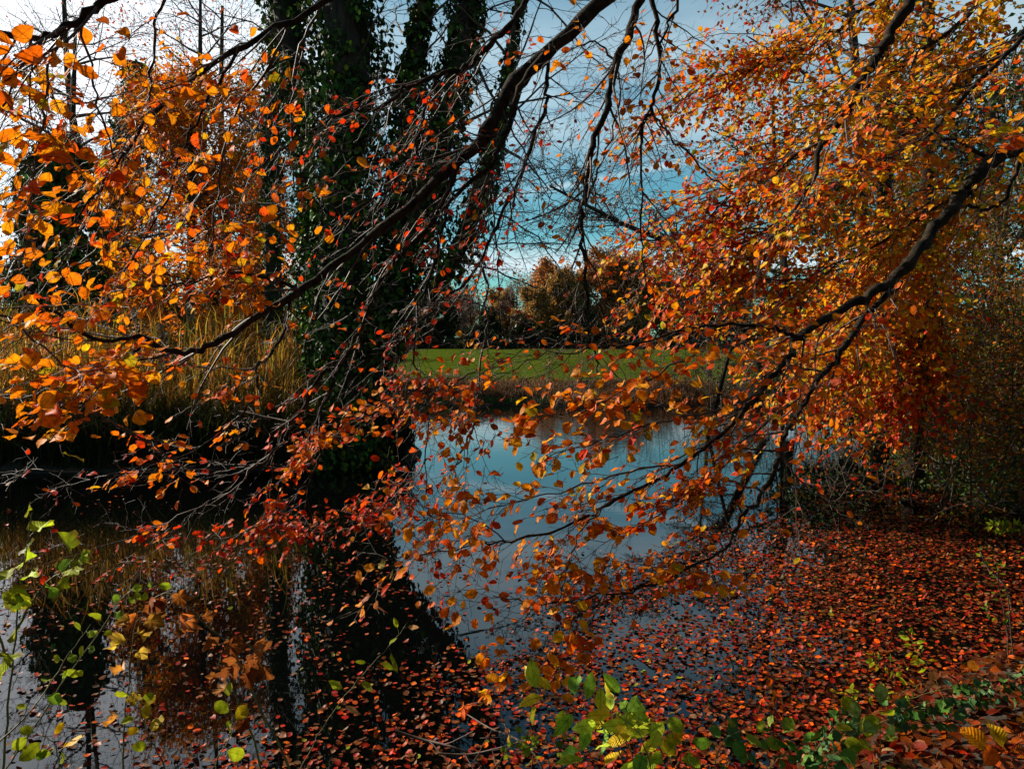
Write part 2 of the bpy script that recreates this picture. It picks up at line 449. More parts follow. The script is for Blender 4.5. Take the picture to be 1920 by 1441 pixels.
# pond water
m, N, L = new_mat('pond_water')
out = N.new('ShaderNodeOutputMaterial'); b = N.new('ShaderNodeBsdfPrincipled')
b.inputs['Base Color'].default_value = (.0008, .001, .0009, 1)
b.inputs['Roughness'].default_value = .012
b.inputs['IOR'].default_value = 1.55
geo = N.new('ShaderNodeNewGeometry'); mp = N.new('ShaderNodeMapping'); mp.inputs['Scale'].default_value = (.7, 2.6, 1)
L.new(geo.outputs['Position'], mp.inputs[0])
n1 = N.new('ShaderNodeTexNoise'); n1.inputs['Scale'].default_value = 3.2; n1.inputs['Detail'].default_value = 3
L.new(mp.outputs[0], n1.inputs['Vector'])
n0 = N.new('ShaderNodeTexNoise'); n0.inputs['Scale'].default_value = .16; n0.inputs['Detail'].default_value = 2
L.new(geo.outputs['Position'], n0.inputs['Vector'])
sp = N.new('ShaderNodeSeparateXYZ'); L.new(geo.outputs['Position'], sp.inputs[0])
mr = N.new('ShaderNodeMapRange'); mr.inputs['From Min'].default_value = 11; mr.inputs['From Max'].default_value = 19
mr.inputs['To Min'].default_value = 0.02; mr.inputs['To Max'].default_value = .26
L.new(sp.outputs['Y'], mr.inputs['Value'])
bp = N.new('ShaderNodeBump'); bp.inputs['Distance'].default_value = .012
L.new(mth(N, L, 'MULTIPLY', mr.outputs[0], mth(N, L, 'ADD', n0.outputs['Fac'], .3)), bp.inputs['Strength'])
L.new(n1.outputs['Fac'], bp.inputs['Height']); L.new(bp.outputs[0], b.inputs['Normal'])
L.new(b.outputs[0], out.inputs[0])
a = Acc()
a.add([(-19, 2.2, 0), (11, 2.2, 0), (11, 28.5, 0), (-19, 28.5, 0)], [[0, 1, 2, 3]])
tag(a.build('pond_water', m, kind='structure'), 'still dark pond water mirroring sky and trees', None)

# meadow beyond the pond
M_FIELD = noise_material('meadow_grass', (.026, .044, .003), (.048, .064, .007), .22, .9, .6, detail=8, c3=(.060, .068, .010), bdist=.08, spec=0.0)
a = Acc()
fx = np.linspace(-260, 260, 60); fy = 29.5 + (np.linspace(0, 1, 60) ** 2) * 210
FX, FY = np.meshgrid(fx, fy); s = sdist(FX, FY)
FZ = .66 + .02 * np.sin(FX * .3) + .02 + .0018 * (FY - 30)
idx = np.arange(FX.size).reshape(FX.shape)
q = np.stack([idx[:-1, :-1], idx[:-1, 1:], idx[1:, 1:], idx[1:, :-1]], -1).reshape(-1, 4)
a.add(np.stack([FX, FY, FZ], -1), q)
tag(a.build('field', M_FIELD, smooth=True, kind='structure'), 'flat bright green meadow beyond the pond', None)

a = Acc(); n = 2600
x = rng.uniform(-30, 60, n); y = 30 + rng.uniform(0, 1, n) ** 1.5 * 90
leaves(a, T_LOW, np.stack([x, y, .70 + .0018 * (y - 30) + .02 * np.sin(x * .3)], -1), norm(rng.normal(0, 1, (n, 3)) * [1, 1, .2]), norm(rng.normal(0, .3, (n, 3)) + [0, 0, 1.0]), rng.uniform(.08, .2, n), palette(n, [(BRN, 2), (ORG * .5, 1), (TAN * .6, 1)]))
tag(a.build('scattered_leaves', M_LEAF_FAR, kind='stuff'), 'brown fallen leaves scattered over the meadow grass', None)

def blades(acc, x, y, z, h, w, col, lean=.35, K=3):
    """Grass and reed blades as bent tapering ribbons."""
    n = len(x); az = rng.uniform(0, 6.283, n); d = np.stack([np.cos(az), np.sin(az), 0 * az], -1)
    sd = np.stack([-np.sin(az), np.cos(az), 0 * az], -1)
    ln = np.abs(rng.normal(0, lean, n)) + .05
    t = np.linspace(0, 1, K)
    base = np.stack([x, y, z], -1)
    c = base[:, None, :] + d[:, None, :] * (ln * h)[:, None, None] * (t ** 2)[None, :, None] + np.array([0, 0, 1.0]) * (h[:, None] * (t - .18 * t ** 2 * 1))[:, :, None]
    wd = w[:, None] * (1 - t * .92)[None, :]
    v = np.stack([c - sd[:, None, :] * wd[..., None], c + sd[:, None, :] * wd[..., None]], 2)
    i = np.arange(n)[:, None] * 2 * K + np.arange(K - 1)[None, :] * 2
    f = np.stack([i, i + 1, i + 3, i + 2], -1).reshape(-1, 4)
    acc.add(v.reshape(-1, 3), f, np.repeat(col, 2 * K, axis=0))

# meadow's near edge: short green grass, and rough dry grass down the far bank
a = Acc(); n = 26000
x = rng.uniform(-22, 30, n); y = 28.6 + rng.uniform(0, 1, n) ** 1.6 * 16
s = sdist(x, y); k = s > 1.8; x, y, s = x[k], y[k], s[k]
z = np.where(y > 29.5, .67, ground_z(x, y))
blades(a, x, y, z, rng.uniform(.05, .13, len(x)), np.full(len(x), .012), palette(len(x), [(np.array([.03, .07, .008]), 3), (np.array([.06, .09, .01]), 2)], .1))
tag(a.build('grass', M_REED, kind='stuff'), 'short green grass along the near edge of the meadow', None)
a = Acc(); n = 15000
i = rng.integers(17, 23, n); t = rng.uniform(0, 1, n)
pp = POND[i] * (1 - t)[:, None] + POND[i + 1] * t[:, None]
x = pp[:, 0] + rng.normal(0, .25, n); y = pp[:, 1] + rng.uniform(-.1, 2.3, n)
s = sdist(x, y); k = (s > .02) & (s < 2.2); x, y, s = x[k], y[k], s[k]
low = (s < .45) & (x < 1.5)
c = palette(len(x), [(TAN * .55, 4), (BRN * .9, 2), (np.array([.06, .05, .02]), 3)], .2)
c[low] = palette(low.sum(), [(np.array([.05, .11, .012]), 3), (np.array([.09, .14, .02]), 1)], .1)
blades(a, x, y, ground_z(x, y), np.where(low, rng.uniform(.08, .2, len(x)), rng.uniform(.18, .5, len(x))), np.full(len(x), .013), c, .6)
tag(a.build('dry_grass', M_REED, kind='stuff'), 'tangle of dry brown grass on the far bank', None)

# ------------------------------------------------------------------ generic trees
def skeleton(acc_limb, base, top, r, levels, lens, counts, wig=.14, trop=(0, 0, .04), K=7, S=5, ang=.85, first=.3, minr=.003, rfac=.55, planar=None, col=None):
    """A trunk and branching limbs. Returns the last two levels of shoots for foliage."""
    trunk = catmull([base, base * .65 + top * .35 + rng.normal(0, r * .8, 3), base * .3 + top * .7 + rng.normal(0, r, 3), top], 10)
    R = r * np.linspace(1, .25, 10); R[0] *= 1.35
    tubes(acc_limb[0], trunk, R, 9, bump=.03)
    cur, curR = trunk[None], R[None]; outl = []
    for lv in range(levels):
        n = counts[lv]
        az = norm(rng.normal(0, 1, (len(cur), 3))) if planar is None else np.broadcast_to(planar, (len(cur), 3))
        pos, d, par, t, rr, tan = children(cur, curR, n, first if lv == 0 else .2, .98, ang, az, .35)
        if lv == 0:   # all around the trunk
            a_ = rng.uniform(0, 6.283, len(d)); up = rng.uniform(.25, .8, len(d))
            d = norm(np.stack([np.cos(a_), np.sin(a_), up], -1))
        Ls = lens[lv] * (1 - .55 * t) * rng.uniform(.7, 1.2, len(t))
        if lv > 0: Ls = Ls * 1.0
        pts = grow(pos, d, Ls, K, wig, trop)
        r0 = np.maximum(rr * rfac, minr)
        Rn = r0[:, None] * np.linspace(1, .25, K)[None]
        tubes(acc_limb[1 if lv < 1 else 2], pts, Rn, S if lv == 0 else 3)
        outl.append((pts, Rn)); cur, curR = pts, Rn
    return trunk, outl

def foliage_on(acc, pts, n_per, size, pal, tpl=T_LOW, spread=.1, tmin=.1, drop=0.0, keep=None):
    N, K, _ = pts.shape
    i = np.repeat(np.arange(N), n_per); t = rng.uniform(tmin, 1, len(i)) * (K - 1.001)
    k = t.astype(int); fr = (t - k)[:, None]
    pos = pts[i, k] * (1 - fr) + pts[i, k + 1] * fr
    tan = norm(pts[i, k + 1] - pts[i, k])
    pos = pos + rng.normal(0, spread, pos.shape)
    if keep is not None:
        m_ = keep(pos); pos, tan = pos[m_], tan[m_]
    n = len(pos)
    y = norm(tan * .5 + rng.normal(0, .7, (n, 3)) + np.array([0, 0, -drop])); nr = norm(rng.normal(0, .7, (n, 3)) + np.array([0, 0, .7]))
    leaves(acc, tpl, pos, y, nr, rng.uniform(.75, 1.25, n) * size, palette(n, pal))

# far wood: a few different trees, copied along the field's far edge
def far_proto(name, label, h, w, pal, dens, lsz, bare=False, conical=False):
    t = thing(name, label, 'tree', (0, 0, 0), 'trees along the far edge of the meadow')
    A = [Acc(), Acc(), Acc()]
    tr, lv = skeleton(A, np.zeros(3), np.array([rng.normal(0, .6), rng.normal(0, .6), h * .9]), h * .018, 3, (w * 1.1, w * .5, w * .24), (20, 8, 5), wig=.16, trop=(0, 0, .03), K=5, S=4, first=.10, minr=.03)
    A[0].build('trunk', M_TRUNK, t, smooth=True)
    A[1].add(np.concatenate(A[2].v), np.concatenate(A[2].f)) if A[2].n else None
    A[1].build('branches', M_TWIG_FAR, t)
    if not bare or dens:
        c = Acc()
        foliage_on(c, lv[2][0], dens, lsz, pal, T_LOW, w * .045)
        foliage_on(c, lv[1][0], dens, lsz, pal, T_LOW, w * .05)
        c.build('crown', M_LEAF_FAR, t)
    return t
def copy_thing(o, loc, scale, rot, label):
    c = o.copy(); COL.objects.link(c); c.location = loc; c.scale = (scale,) * 3 if not hasattr(scale, '__len__') else scale
    c.rotation_euler = (0, 0, rot); c['label'] = label
    if '_o' in c: del c['_o']
    for ch in list(o.children):
        k = ch.copy(); COL.objects.link(k); k.parent = c
        for g in ch.children:
            kk = g.copy(); COL.objects.link(kk); kk.parent = k
    THINGS.append(c)
    return c
P_RUS = [(np.array([.34, .115, .028]), 4), (np.array([.40, .16, .035]), 3), (np.array([.20, .08, .025]), 2)]
P_OCH = [(np.array([.38, .17, .035]), 4), (np.array([.24, .12, .03]), 3), (np.array([.20, .16, .03]), 2)]
P_GRY = [(np.array([.14, .07, .05]), 4), (np.array([.10, .06, .04]), 3)]
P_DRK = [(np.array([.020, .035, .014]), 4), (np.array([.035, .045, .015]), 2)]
protos = [far_proto('oak_tree', 'x', 21, 8.5, P_RUS, 11, .72), far_proto('oak_tree', 'x', 19, 7.5, P_OCH, 11, .7),
          far_proto('bare_tree', 'x', 20, 7, P_GRY, 2, .4), far_proto('dark_tree', 'x', 15, 5.5, P_DRK, 9, .6)]
far_list = [  # px, distance, kind, scale, label
    (745, 205, 2, 1.00, 'thin leafless tree against the sky beside the ivied trunk'), (790, 196, 3, .95, 'dark green tree at the left end of the open meadow view'),
    (812, 212, 2, 1.05, 'bare purple-brown tree behind the dark evergreen'), (838, 198, 3, .80, 'low dark evergreen right of the ivied stem'),
    (862, 214, 1, .82, 'muted ochre tree under the strip of pale cloud'), (890, 204, 2, .95, 'leafless tree under the strip of pale cloud'),
    (915, 196, 3, .74, 'short dark tree below the pale cloud strip'), (940, 210, 1, .88, 'small ochre oak left of the tall russet oaks'),
    (968, 202, 2, .95, 'spindly bare tree poking above its neighbours'), (1000, 196, 1, .84, 'low golden-brown oak at the meadow edge, mid gap'),
    (1035, 206, 0, 1.12, 'round-topped russet oak, tallest left of the hanging branch'), (1072, 198, 1, 1.03, 'golden-brown oak just left of the hanging branch'),
    (1100, 190, 3, .72, 'dark shrubby tree in shade at the foot of the oaks'), (1135, 204, 0, 1.22, 'tall russet oak just right of the hanging branch'),
    (1175, 212, 0, 1.27, 'broad copper oak with the highest crown of the wood'), (1215, 198, 1, 1.08, 'ochre oak behind the leaning alder'),
    (1262, 208, 2, 1.16, 'tall bare tree behind the alder twigs'), (1305, 196, 3, 1.05, 'dark tree closing the wood before the orange beech'),
    (1350, 204, 2, 1.15, 'pinkish bare tree seen through the orange leaves'), (1400, 200, 0, 1.0, 'russet oak mostly behind the orange beech crown'),
    (1450, 207, 3, 1.15, 'dark tree deep behind the orange beech crown'), (700, 200, 3, 1.0, 'dark tree masked by the thick ivied trunk'),
    (560, 190, 2, 1.1, 'bare tree seen left of the ivied trunk'), (470, 200, 0, 1.1, 'russet tree far behind the slender trunk'),
    (380, 188, 3, 1.05, 'dark far tree behind the reed bed'), (250, 196, 2, 1.1, 'bare far tree behind the golden tree'),
    (120, 190, 3, 1.2, 'dark far tree at the left behind the reeds'), (20, 200, 2, 1.1, 'bare far tree at the left edge of the wood')]
used = set()
for px, d, k, sc, lab in far_list:
    loc = P(px, 650, d); loc[2] = .8
    if k not in used:
        used.add(k); o = protos[k]; o.location = loc; o.scale = (sc,) * 3; o.rotation_euler = (0, 0, rng.uniform(0, 6)); o['label'] = lab
    else:
        copy_thing(protos[k], loc, (sc, sc, sc * rng.uniform(.92, 1.06)), rng.uniform(0, 6.28), lab)
a = Acc(); n = 60000
x = rng.uniform(-140, 120, n); hh = 17.5 + 3.2 * np.sin(x * .21) + 2.2 * np.sin(x * .53 + 1) + 1.4 * np.sin(x * 1.3) + 4.5 * np.exp(-((x - 34) / 16) ** 2)
y = 212 + rng.uniform(0, 10, n); z = 2 + rng.uniform(0, 1, n) ** .9 * hh * rng.uniform(.75, 1.15, n)
leaves(a, T_LOW, np.stack([x, y, z], -1), norm(rng.normal(0, 1, (n, 3))), norm(rng.normal(0, 1, (n, 3))), rng.uniform(.35, .95, n), palette(n, P_RUS[1:] + P_GRY + [(np.array([.10, .07, .03]), 3), (np.array([.04, .04, .02]), 3)], .2))
tag(a.build('wood', M_LEAF_FAR, kind='stuff'), 'mass of russet and brown woodland behind the meadow trees', None)
# dark understorey at the foot of the wood
a = Acc(); n = 34000
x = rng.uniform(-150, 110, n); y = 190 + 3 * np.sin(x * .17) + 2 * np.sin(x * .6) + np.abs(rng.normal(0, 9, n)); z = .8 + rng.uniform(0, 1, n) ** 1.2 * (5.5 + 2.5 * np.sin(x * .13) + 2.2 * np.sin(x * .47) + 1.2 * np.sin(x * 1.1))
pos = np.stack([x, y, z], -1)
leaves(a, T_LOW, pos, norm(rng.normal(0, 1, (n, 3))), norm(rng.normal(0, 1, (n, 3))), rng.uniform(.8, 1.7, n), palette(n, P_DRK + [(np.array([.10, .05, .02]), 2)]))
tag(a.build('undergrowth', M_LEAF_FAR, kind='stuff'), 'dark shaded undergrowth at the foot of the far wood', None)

a = Acc(); n = 26000
x = rng.uniform(-95, -14, n); y = 60 + np.abs(rng.normal(0, 5, n)) + rng.uniform(0, 12, n); z = .5 + rng.uniform(0, 1, n) * (4.4 + 1.6 * np.sin(x * .31) + 1.2 * np.sin(x * .73 + 1))
pos = np.stack([x, y, z], -1)
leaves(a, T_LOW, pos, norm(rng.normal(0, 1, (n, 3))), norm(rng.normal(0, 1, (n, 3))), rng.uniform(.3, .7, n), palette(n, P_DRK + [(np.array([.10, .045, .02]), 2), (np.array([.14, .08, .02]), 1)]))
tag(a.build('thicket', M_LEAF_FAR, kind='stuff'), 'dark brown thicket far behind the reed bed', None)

# ------------------------------------------------------------------ middle distance, left: golden tree, dark ivied trees, slender trunk
def mid_tree(name, label, base, top, r, lens, counts, pal, nleaf, lsize, tpl=T_LOW, spread=.25, first=.2, mat=M_LEAF_FAR, group=None, trop=(0, 0, .02), keep=None, minr=.006, drop=0):
    base = np.asarray(base, float); top = np.asarray(top, float)
    t = thing(name, label, 'tree', base, group)
    A = [Acc(), Acc(), Acc()]
    tr, lv = skeleton(A, base, top, r, len(lens), lens, counts, K=6, first=first, trop=trop, minr=minr)
    A[0].build('trunk', M_TRUNK, t, smooth=True); A[1].build('limbs', M_TWIG_FAR, t); A[2].build('twigs', M_TWIG_FAR, t, kind='stuff')
    if nleaf:
        c = Acc(); foliage_on(c, lv[-1][0], nleaf, lsize, pal, tpl, spread, keep=keep, drop=drop)
        if len(lv) > 1: foliage_on(c, lv[-2][0], nleaf, lsize, pal, tpl, spread, keep=keep, drop=drop)
        c.build('crown', mat, t, kind='stuff')
    return t
def gp(px, d, z=.5):
    p = P(px, 645, d); p[2] = z; return p
PAL_GOLD = [(ORG * .7, 2.5), (AMB * .75, 4), (YEL * .6, 1.4), (BRN, 1.6), (LIME * .5, .6)]
mid_tree('maple_tree', 'golden-orange small-leaved tree behind the reeds', gp(350, 24), gp(370, 24, 10.0), .20, (3.6, 1.7, .8), (16, 7, 5), PAL_GOLD, 40, .14, spread=.26, first=.08)
mid_tree('beech_tree', 'orange bushy tree between the golden tree and slender trunk', gp(470, 30), gp(462, 31, 8.5), .2, (3.6, 1.7, .8), (14, 7, 4), [(ORG * .9, 3), (BRN, 2), (AMB * .8, 3)], 34, .15, spread=.24, first=.05)
mid_tree('alder_tree', 'tall bare tree with dark limbs behind the upper left leaves', gp(225, 27), gp(140, 27, 15), .26, (5.5, 2.6, 1.2), (16, 8, 5), None, 0, .1, first=.25)
mid_tree('ash_tree', 'tall bare tree right behind the golden tree', gp(450, 40), gp(430, 40, 20), .3, (6, 2.8, 1.3), (16, 8, 5), [(BRN, 1)], 1, .12, first=.3)
mid_tree('alder_tree', 'bare many-branched tree standing between the left ivied stump and the golden tree', gp(130, 21), gp(160, 21, 11), .16, (4.6, 2.2, 1.1), (18, 9, 6), [(BRN, 1), (RED * .6, 1)], 1, .09, first=.2)
mid_tree('oak_tree', 'bare dark-twigged tree reaching up behind the slender trunk', gp(400, 26), gp(390, 26, 14), .2, (5, 2.4, 1.1), (18, 9, 6), [(BRN, 2), (ORG * .6, 1)], 1, .1, first=.3)
def ivy_shell(acc, path, Rs, n, size, pal=PAL_IVY, lump=.35, out=.35):
    """Ivy leaves standing off a stem, in lumps."""
    t = rng.uniform(0, 1, n) * (len(path) - 1.001); k = t.astype(int); fr = (t - k)[:, None]
    c = path[k] * (1 - fr) + path[k + 1] * fr; tn = norm(path[k + 1] - path[k]); rr = Rs[k] * (1 - fr[:, 0]) + Rs[k + 1] * fr[:, 0]
    ref = np.array([0, 1.0, 0]); u = norm(np.cross(tn, ref)); w = np.cross(tn, u); th = rng.uniform(0, 6.283, n)
    h = c[:, 2]
    keep_ = (np.sin(h * 1.3 + th * 1.0 + 1.5 * np.sin(h * .7)) + .5 * np.sin(h * 3.1 + th * 3)) > -1.12
    lum = 1 + lump * (np.sin(h * 2.1 + 2.3 * np.sin(th)) * .5 + np.sin(h * 4.7 + th * 2) * .3 + np.sin(h * 9 + th * 5) * .25)
    o = u * np.cos(th)[:, None] + w * np.sin(th)[:, None]
    pos = c + o * (rr * lum * rng.uniform(.72, 1.0 + out * .4, n))[:, None] + rng.normal(0, .04, (n, 3))
    nr = norm(o + rng.normal(0, .45, (n, 3)) + np.array([0, 0, .25])); y = norm(np.array([0, 0, -1.0]) + rng.normal(0, .5, (n, 3)))
    pos, y, nr = pos[keep_], y[keep_], nr[keep_]; n = len(pos)
    leaves(acc, T_MED, pos, y, nr, rng.uniform(.45, 1.25, n) * size, palette(n, pal, .35))
def ivied(name, label, path, Rs, n, size, core=.62, group=None):
    path = catmull(path, 24); Rs = np.interp(np.linspace(0, 1, 24), np.linspace(0, 1, len(Rs)), Rs)
    t = thing(name, label, 'tree', path[0], group)
    a = Acc(); tubes(a, path, Rs * core, 12, bump=.08); a.build('trunk', M_TRUNK, t, smooth=True)
    a = Acc(); ivy_shell(a, path, Rs, n, size); a.build('ivy', M_IVY, t, kind='stuff')
    return t, path
ivied('ivied_tree', 'dark ivy-smothered stump-like tree at the left behind the reeds', [gp(95, 19, .4), gp(100, 19, 3), P(105, 480, 19), P(110, 330, 19), P(120, 260, 19)], [1.0, .9, .95, .7, .2], 11000, .16)
ivied('ivied_tree', 'narrow dark ivied trunk behind the golden tree', [gp(215, 34, .4), P(225, 480, 34), P(240, 300, 34), P(262, 120, 34)], [.9, 1.0, .9, .5], 6000, .2)
# slender trunk left of the great ivied tree
t_, pth = ivied('slender_tree', 'slender dark trunk with thin ivy, left of the thick ivied trunk', [gp(515, 19, .4), P(512, 500, 19), P(508, 300, 19), P(520, 150, 19), P(535, -60, 19), P(530, -400, 19), P(560, -700, 19)], [.30, .27, .26, .36, .48, .4, .2], 9000, .1, core=.8)
a = Acc()
pos, d, par, tt, rr, tan = children(pth[None], np.full((1, 24), .1), 26, .3, .98, 1.0, None, .5)
l1 = grow(pos, norm(d + np.array([0, -.2, .3])), rng.uniform(1, 2.6, len(pos)), 8, .16, (0, 0, -.03)); R1 = np.full(len(pos), .028)[:, None] * np.linspace(1, .2, 8)
tubes(a, l1, R1, 4); pos, d, par, tt, rr, tan = children(l1, R1, 8, .15, 1, .8, None, .4)
l2 = grow(pos, d, rng.uniform(.3, .9, len(pos)), 6, .2, (0, 0, -.02)); tubes(a, l2, np.full(len(pos), .007)[:, None] * np.linspace(1, .4, 6), 3)
a.build('twigs', M_TWIG_FAR, t_, kind='stuff')

# ------------------------------------------------------------------ the great ivied tree on the left bank
D = 13.6
t_big = thing('ivied_tree', 'great dark tree cloaked in ivy, forking at the water edge', 'tree', P(655, 860, D))
def SW(rows): return [P(x_, y_, D + dz) for x_, y_, w_, dz in rows], [w_ * .0043 for x_, y_, w_, dz in rows]
stems = [
    (*SW([(655, 872, 150, 0), (655, 800, 118, 0), (652, 700, 122, 0), (648, 600, 150, 0), (645, 480, 160, 0), (640, 360, 150, 0), (648, 230, 140, 0), (655, 110, 150, 0), (640, -20, 150, 0), (650, -200, 120, 0), (690, -450, 60, 0), (720, -700, 20, 0)]), 21000),
    (*SW([(675, 800, 60, .1), (688, 690, 84, .1), (712, 590, 90, .1), (745, 450, 100, .1), (758, 320, 90, .1), (765, 210, 62, .1), (775, 120, 46, .1), (787, 40, 40, .1), (795, -60, 44, .1), (790, -250, 30, .1), (760, -480, 12, .1)]), 8500),
    (*SW([(672, 780, 50, -.1), (700, 660, 66, -.1), (730, 570, 80, -.1), (775, 450, 88, -.1), (815, 330, 80, -.1), (840, 220, 62, -.1), (862, 110, 66, -.1), (878, 10, 74, -.1), (885, -120, 60, -.1), (930, -340, 34, -.1), (990, -620, 12, -.1)]), 10500),
    (*SW([(672, 790, 36, -.3), (722, 680, 44, -.3), (780, 590, 52, -.3), (842, 500, 62, -.3), (885, 410, 60, -.3), (915, 320, 48, -.3), (935, 230, 28, -.3), (955, 110, 16, -.3), (985, -40, 12, -.3), (1030, -260, 8, -.3)]), 4300),
    (*SW([(600, 700, 80, .5), (588, 560, 70, .5), (582, 430, 62, .5), (572, 300, 46, .6), (556, 160, 62, .7), (540, 30, 110, .8), (530, -120, 70, .8), (520, -300, 20, .8)]), 7000)]
bare, twg = Acc(), Acc()
for k, (pp, Rs, n) in enumerate(stems):
    path = catmull(pp, 30); R = np.interp(np.linspace(0, 1, 30), np.linspace(0, 1, len(Rs)), Rs)
    a = Acc(); tubes(a, path, R * (.55 if k else .62), 12, bump=.07); st_ = a.build('trunk' if k == 0 else 'stem', M_TRUNK, t_big, smooth=True)
    a = Acc(); ivy_shell(a, path, R, int(n * .85), .115, lump=.46, out=.5); a.build('ivy', M_IVY, t_big, kind='stuff').parent = st_
    pos, d, par, tt, rr, tan = children(path[None], R[None], 22, .25, .99, 1.0, None, .5)
    l1 = grow(pos, norm(d + np.array([.1, 0, .15])), rng.uniform(1.2, 3.4, len(pos)), 10, .15, (0, 0, -.05))
    R1 = rng.uniform(.015, .034, len(pos))[:, None] * np.linspace(1, .2, 10); tubes(bare, l1, R1, 5)
    pos, d, par, tt, rr, tan = children(l1, R1, 9, .15, 1, .8, None, .4)
    l2 = grow(pos, d, rng.uniform(.4, 1.1, len(pos)), 7, .18, (0, 0, -.06)); R2 = np.full(len(pos), .009)[:, None] * np.linspace(1, .4, 7); tubes(twg, l2, R2, 3)
    pos, d, par, tt, rr, tan = children(l2, R2, 4, .2, 1, .8, None, .4)
    l3 = grow(pos, d, rng.uniform(.12, .35, len(pos)), 4, .2, (0, 0, .02)); tubes(twg, l3, np.full(len(pos), .005)[:, None] * np.linspace(1, .5, 4), 3)
bare.build('limbs', M_TWIG_FAR, t_big); twg.build('twigs', M_TWIG_FAR, t_big, kind='stuff')

# ------------------------------------------------------------------ reed bed
a = Acc(); n = 2600
x = rng.uniform(-12, -3.0, n); y = rng.uniform(13.3, 18.5, n)
k = sdist(x, y) > .35; x, y = x[k], y[k]; z = ground_z(x, y)
clump = .78 + .22 * np.sin(x * 1.7) * np.sin(y * 1.3 + x) + .16 * np.sin(x * 4.3 + 1)
h = rng.uniform(1.2, 2.5, len(x)) * clump * np.where(x > -4.2, .55, 1)
PR = [(np.array([.56, .20, .018]), 3), (np.array([.38, .22, .025]), 3), (np.array([.18, .17, .02]), 3), (np.array([.15, .06, .015]), 3), (np.array([.66, .38, .09]), .7)]
az = rng.uniform(0, 6.283, len(x)); st = np.stack([x, y, z], -1)
pts = grow(st, np.stack([np.cos(az) * .08, np.sin(az) * .08, np.ones(len(x))], -1), h, 5, .05)
tubes(a, pts, np.full(len(x), .006)[:, None] * np.linspace(1, .5, 5), 3, col=palette(len(x), PR))
for f_ in np.linspace(.18, .97, 8):
    u = np.full(len(x), f_) + rng.normal(0, .03, len(x)); kk = np.clip(u * 4, 0, 3.99); i = kk.astype(int); fr = (kk - i)[:, None]; ar = np.arange(len(x))
    b_ = pts[ar, i] * (1 - fr) + pts[ar, i + 1] * fr
    blades(a, b_[:, 0], b_[:, 1], b_[:, 2], rng.uniform(.28, .60, len(x)), rng.uniform(.008, .015, len(x)), palette(len(x), PR if f_ > .4 else PR[1:] + [(GRN, 1)], .15), .75, 4)
tag(a.build('reeds', M_REED, kind='stuff'), 'bed of golden reeds on the left bank', None)
# low green and brown fringe; its dark blades stand in for waterline shade
a = Acc(); n = 27000
x = rng.uniform(-15, -2.0, n); y = rng.uniform(12.6, 15.2, n); s = sdist(x, y); k = (s > .02) & (s < 1.3); x, y = x[k], y[k]
blades(a, x, y, ground_z(x, y), rng.uniform(.3, 1.15, len(x)), rng.uniform(.008, .017, len(x)), palette(len(x), [(np.array([.03, .045, .010]), 3), (np.array([.05, .045, .012]), 2), (np.array([.015, .015, .008]), 4)], .15), .8, 4)
tag(a.build('weeds', M_REED, kind='stuff'), 'low green and brown weeds below the reeds, darkened to stand in for shade', None)
plumes = [(32, 470, 'tallest pale reed plume at the far left among orange leaves'), (52, 555, 'fluffy reed plume beside the ivied stump at the left'), (142, 580, 'pale reed plume standing clear above the reed blades'),
          (165, 622, 'small reed plume low among the golden blades'), (228, 522, 'grey-brown reed plume near the golden tree'), (250, 582, 'slim upright reed plume in the middle of the bed'),
          (300, 612, 'drooping reed plume right of the bed centre'), (352, 578, 'tall single reed plume before the dark bushes'), (330, 655, 'reed plume half sunk among blades near the bed end'), (198, 640, 'short brownish reed plume close above the limb')]
for px, py, lab in plumes:
    tip = P(px, py, 15.2 + rng.uniform(-.8, .8)); bs = tip.copy(); bs[0] += rng.normal(0, .15); bs[2] = ground_z(bs[0], bs[1])
    t = thing('reed', lab, 'reed', bs, 'reeds in seed standing above the bed')
    path = catmull([bs, bs * .5 + tip * .5 + rng.normal(0, .03, 3), tip], 8)
    a = Acc(); tubes(a, path, np.linspace(.008, .004, 8), 5, col=(.40, .25, .08)); a.build('stalk', M_REED, t)
    a = Acc(); nn = 110; tt = rng.uniform(0, 1, nn)
    c = path[-1] + (np.array([.04, 0, -.30])) * tt[:, None] + rng.normal(0, .012, (nn, 3))
    leaves(a, T_LOW, c, norm(np.array([.3, 0, .8]) + rng.normal(0, .4, (nn, 3))), norm(rng.normal(0, 1, (nn, 3))), rng.uniform(.06, .11, nn), np.tile([.4, .3, .2], (nn, 1)))
    a.build('plume', M_PLUME, t)
    for q_ in range(4):
        a = Acc(); b_ = path[2 + q_]
        blades(a, b_[:1], b_[1:2], b_[2:], np.array([.5]), np.array([.012]), palette(1, PR), .8, 5); a.build('blade', M_REED, t)

bush_specs = [('dark tangled shrub at the end of the reed bed', gp(440, 19.5), (1.5, .8), 26, (2.3, 1.0, .4), [(BRN * .5, 3), (DGR * 1.2, 2), (ORG * .5, 1)]),
              ('brown shrub between the slender trunk and the ivied tree', gp(560, 18), (.8, .8), 16, (1.9, .9, .4), [(BRN * .6, 3), (GRN, 2)]),
              ('dark shrub behind the left end of the reeds', gp(60, 20.5), (2.2, .8), 24, (2.6, 1.0, .4), [(BRN * .5, 3), (DGR * 1.5, 3)])]
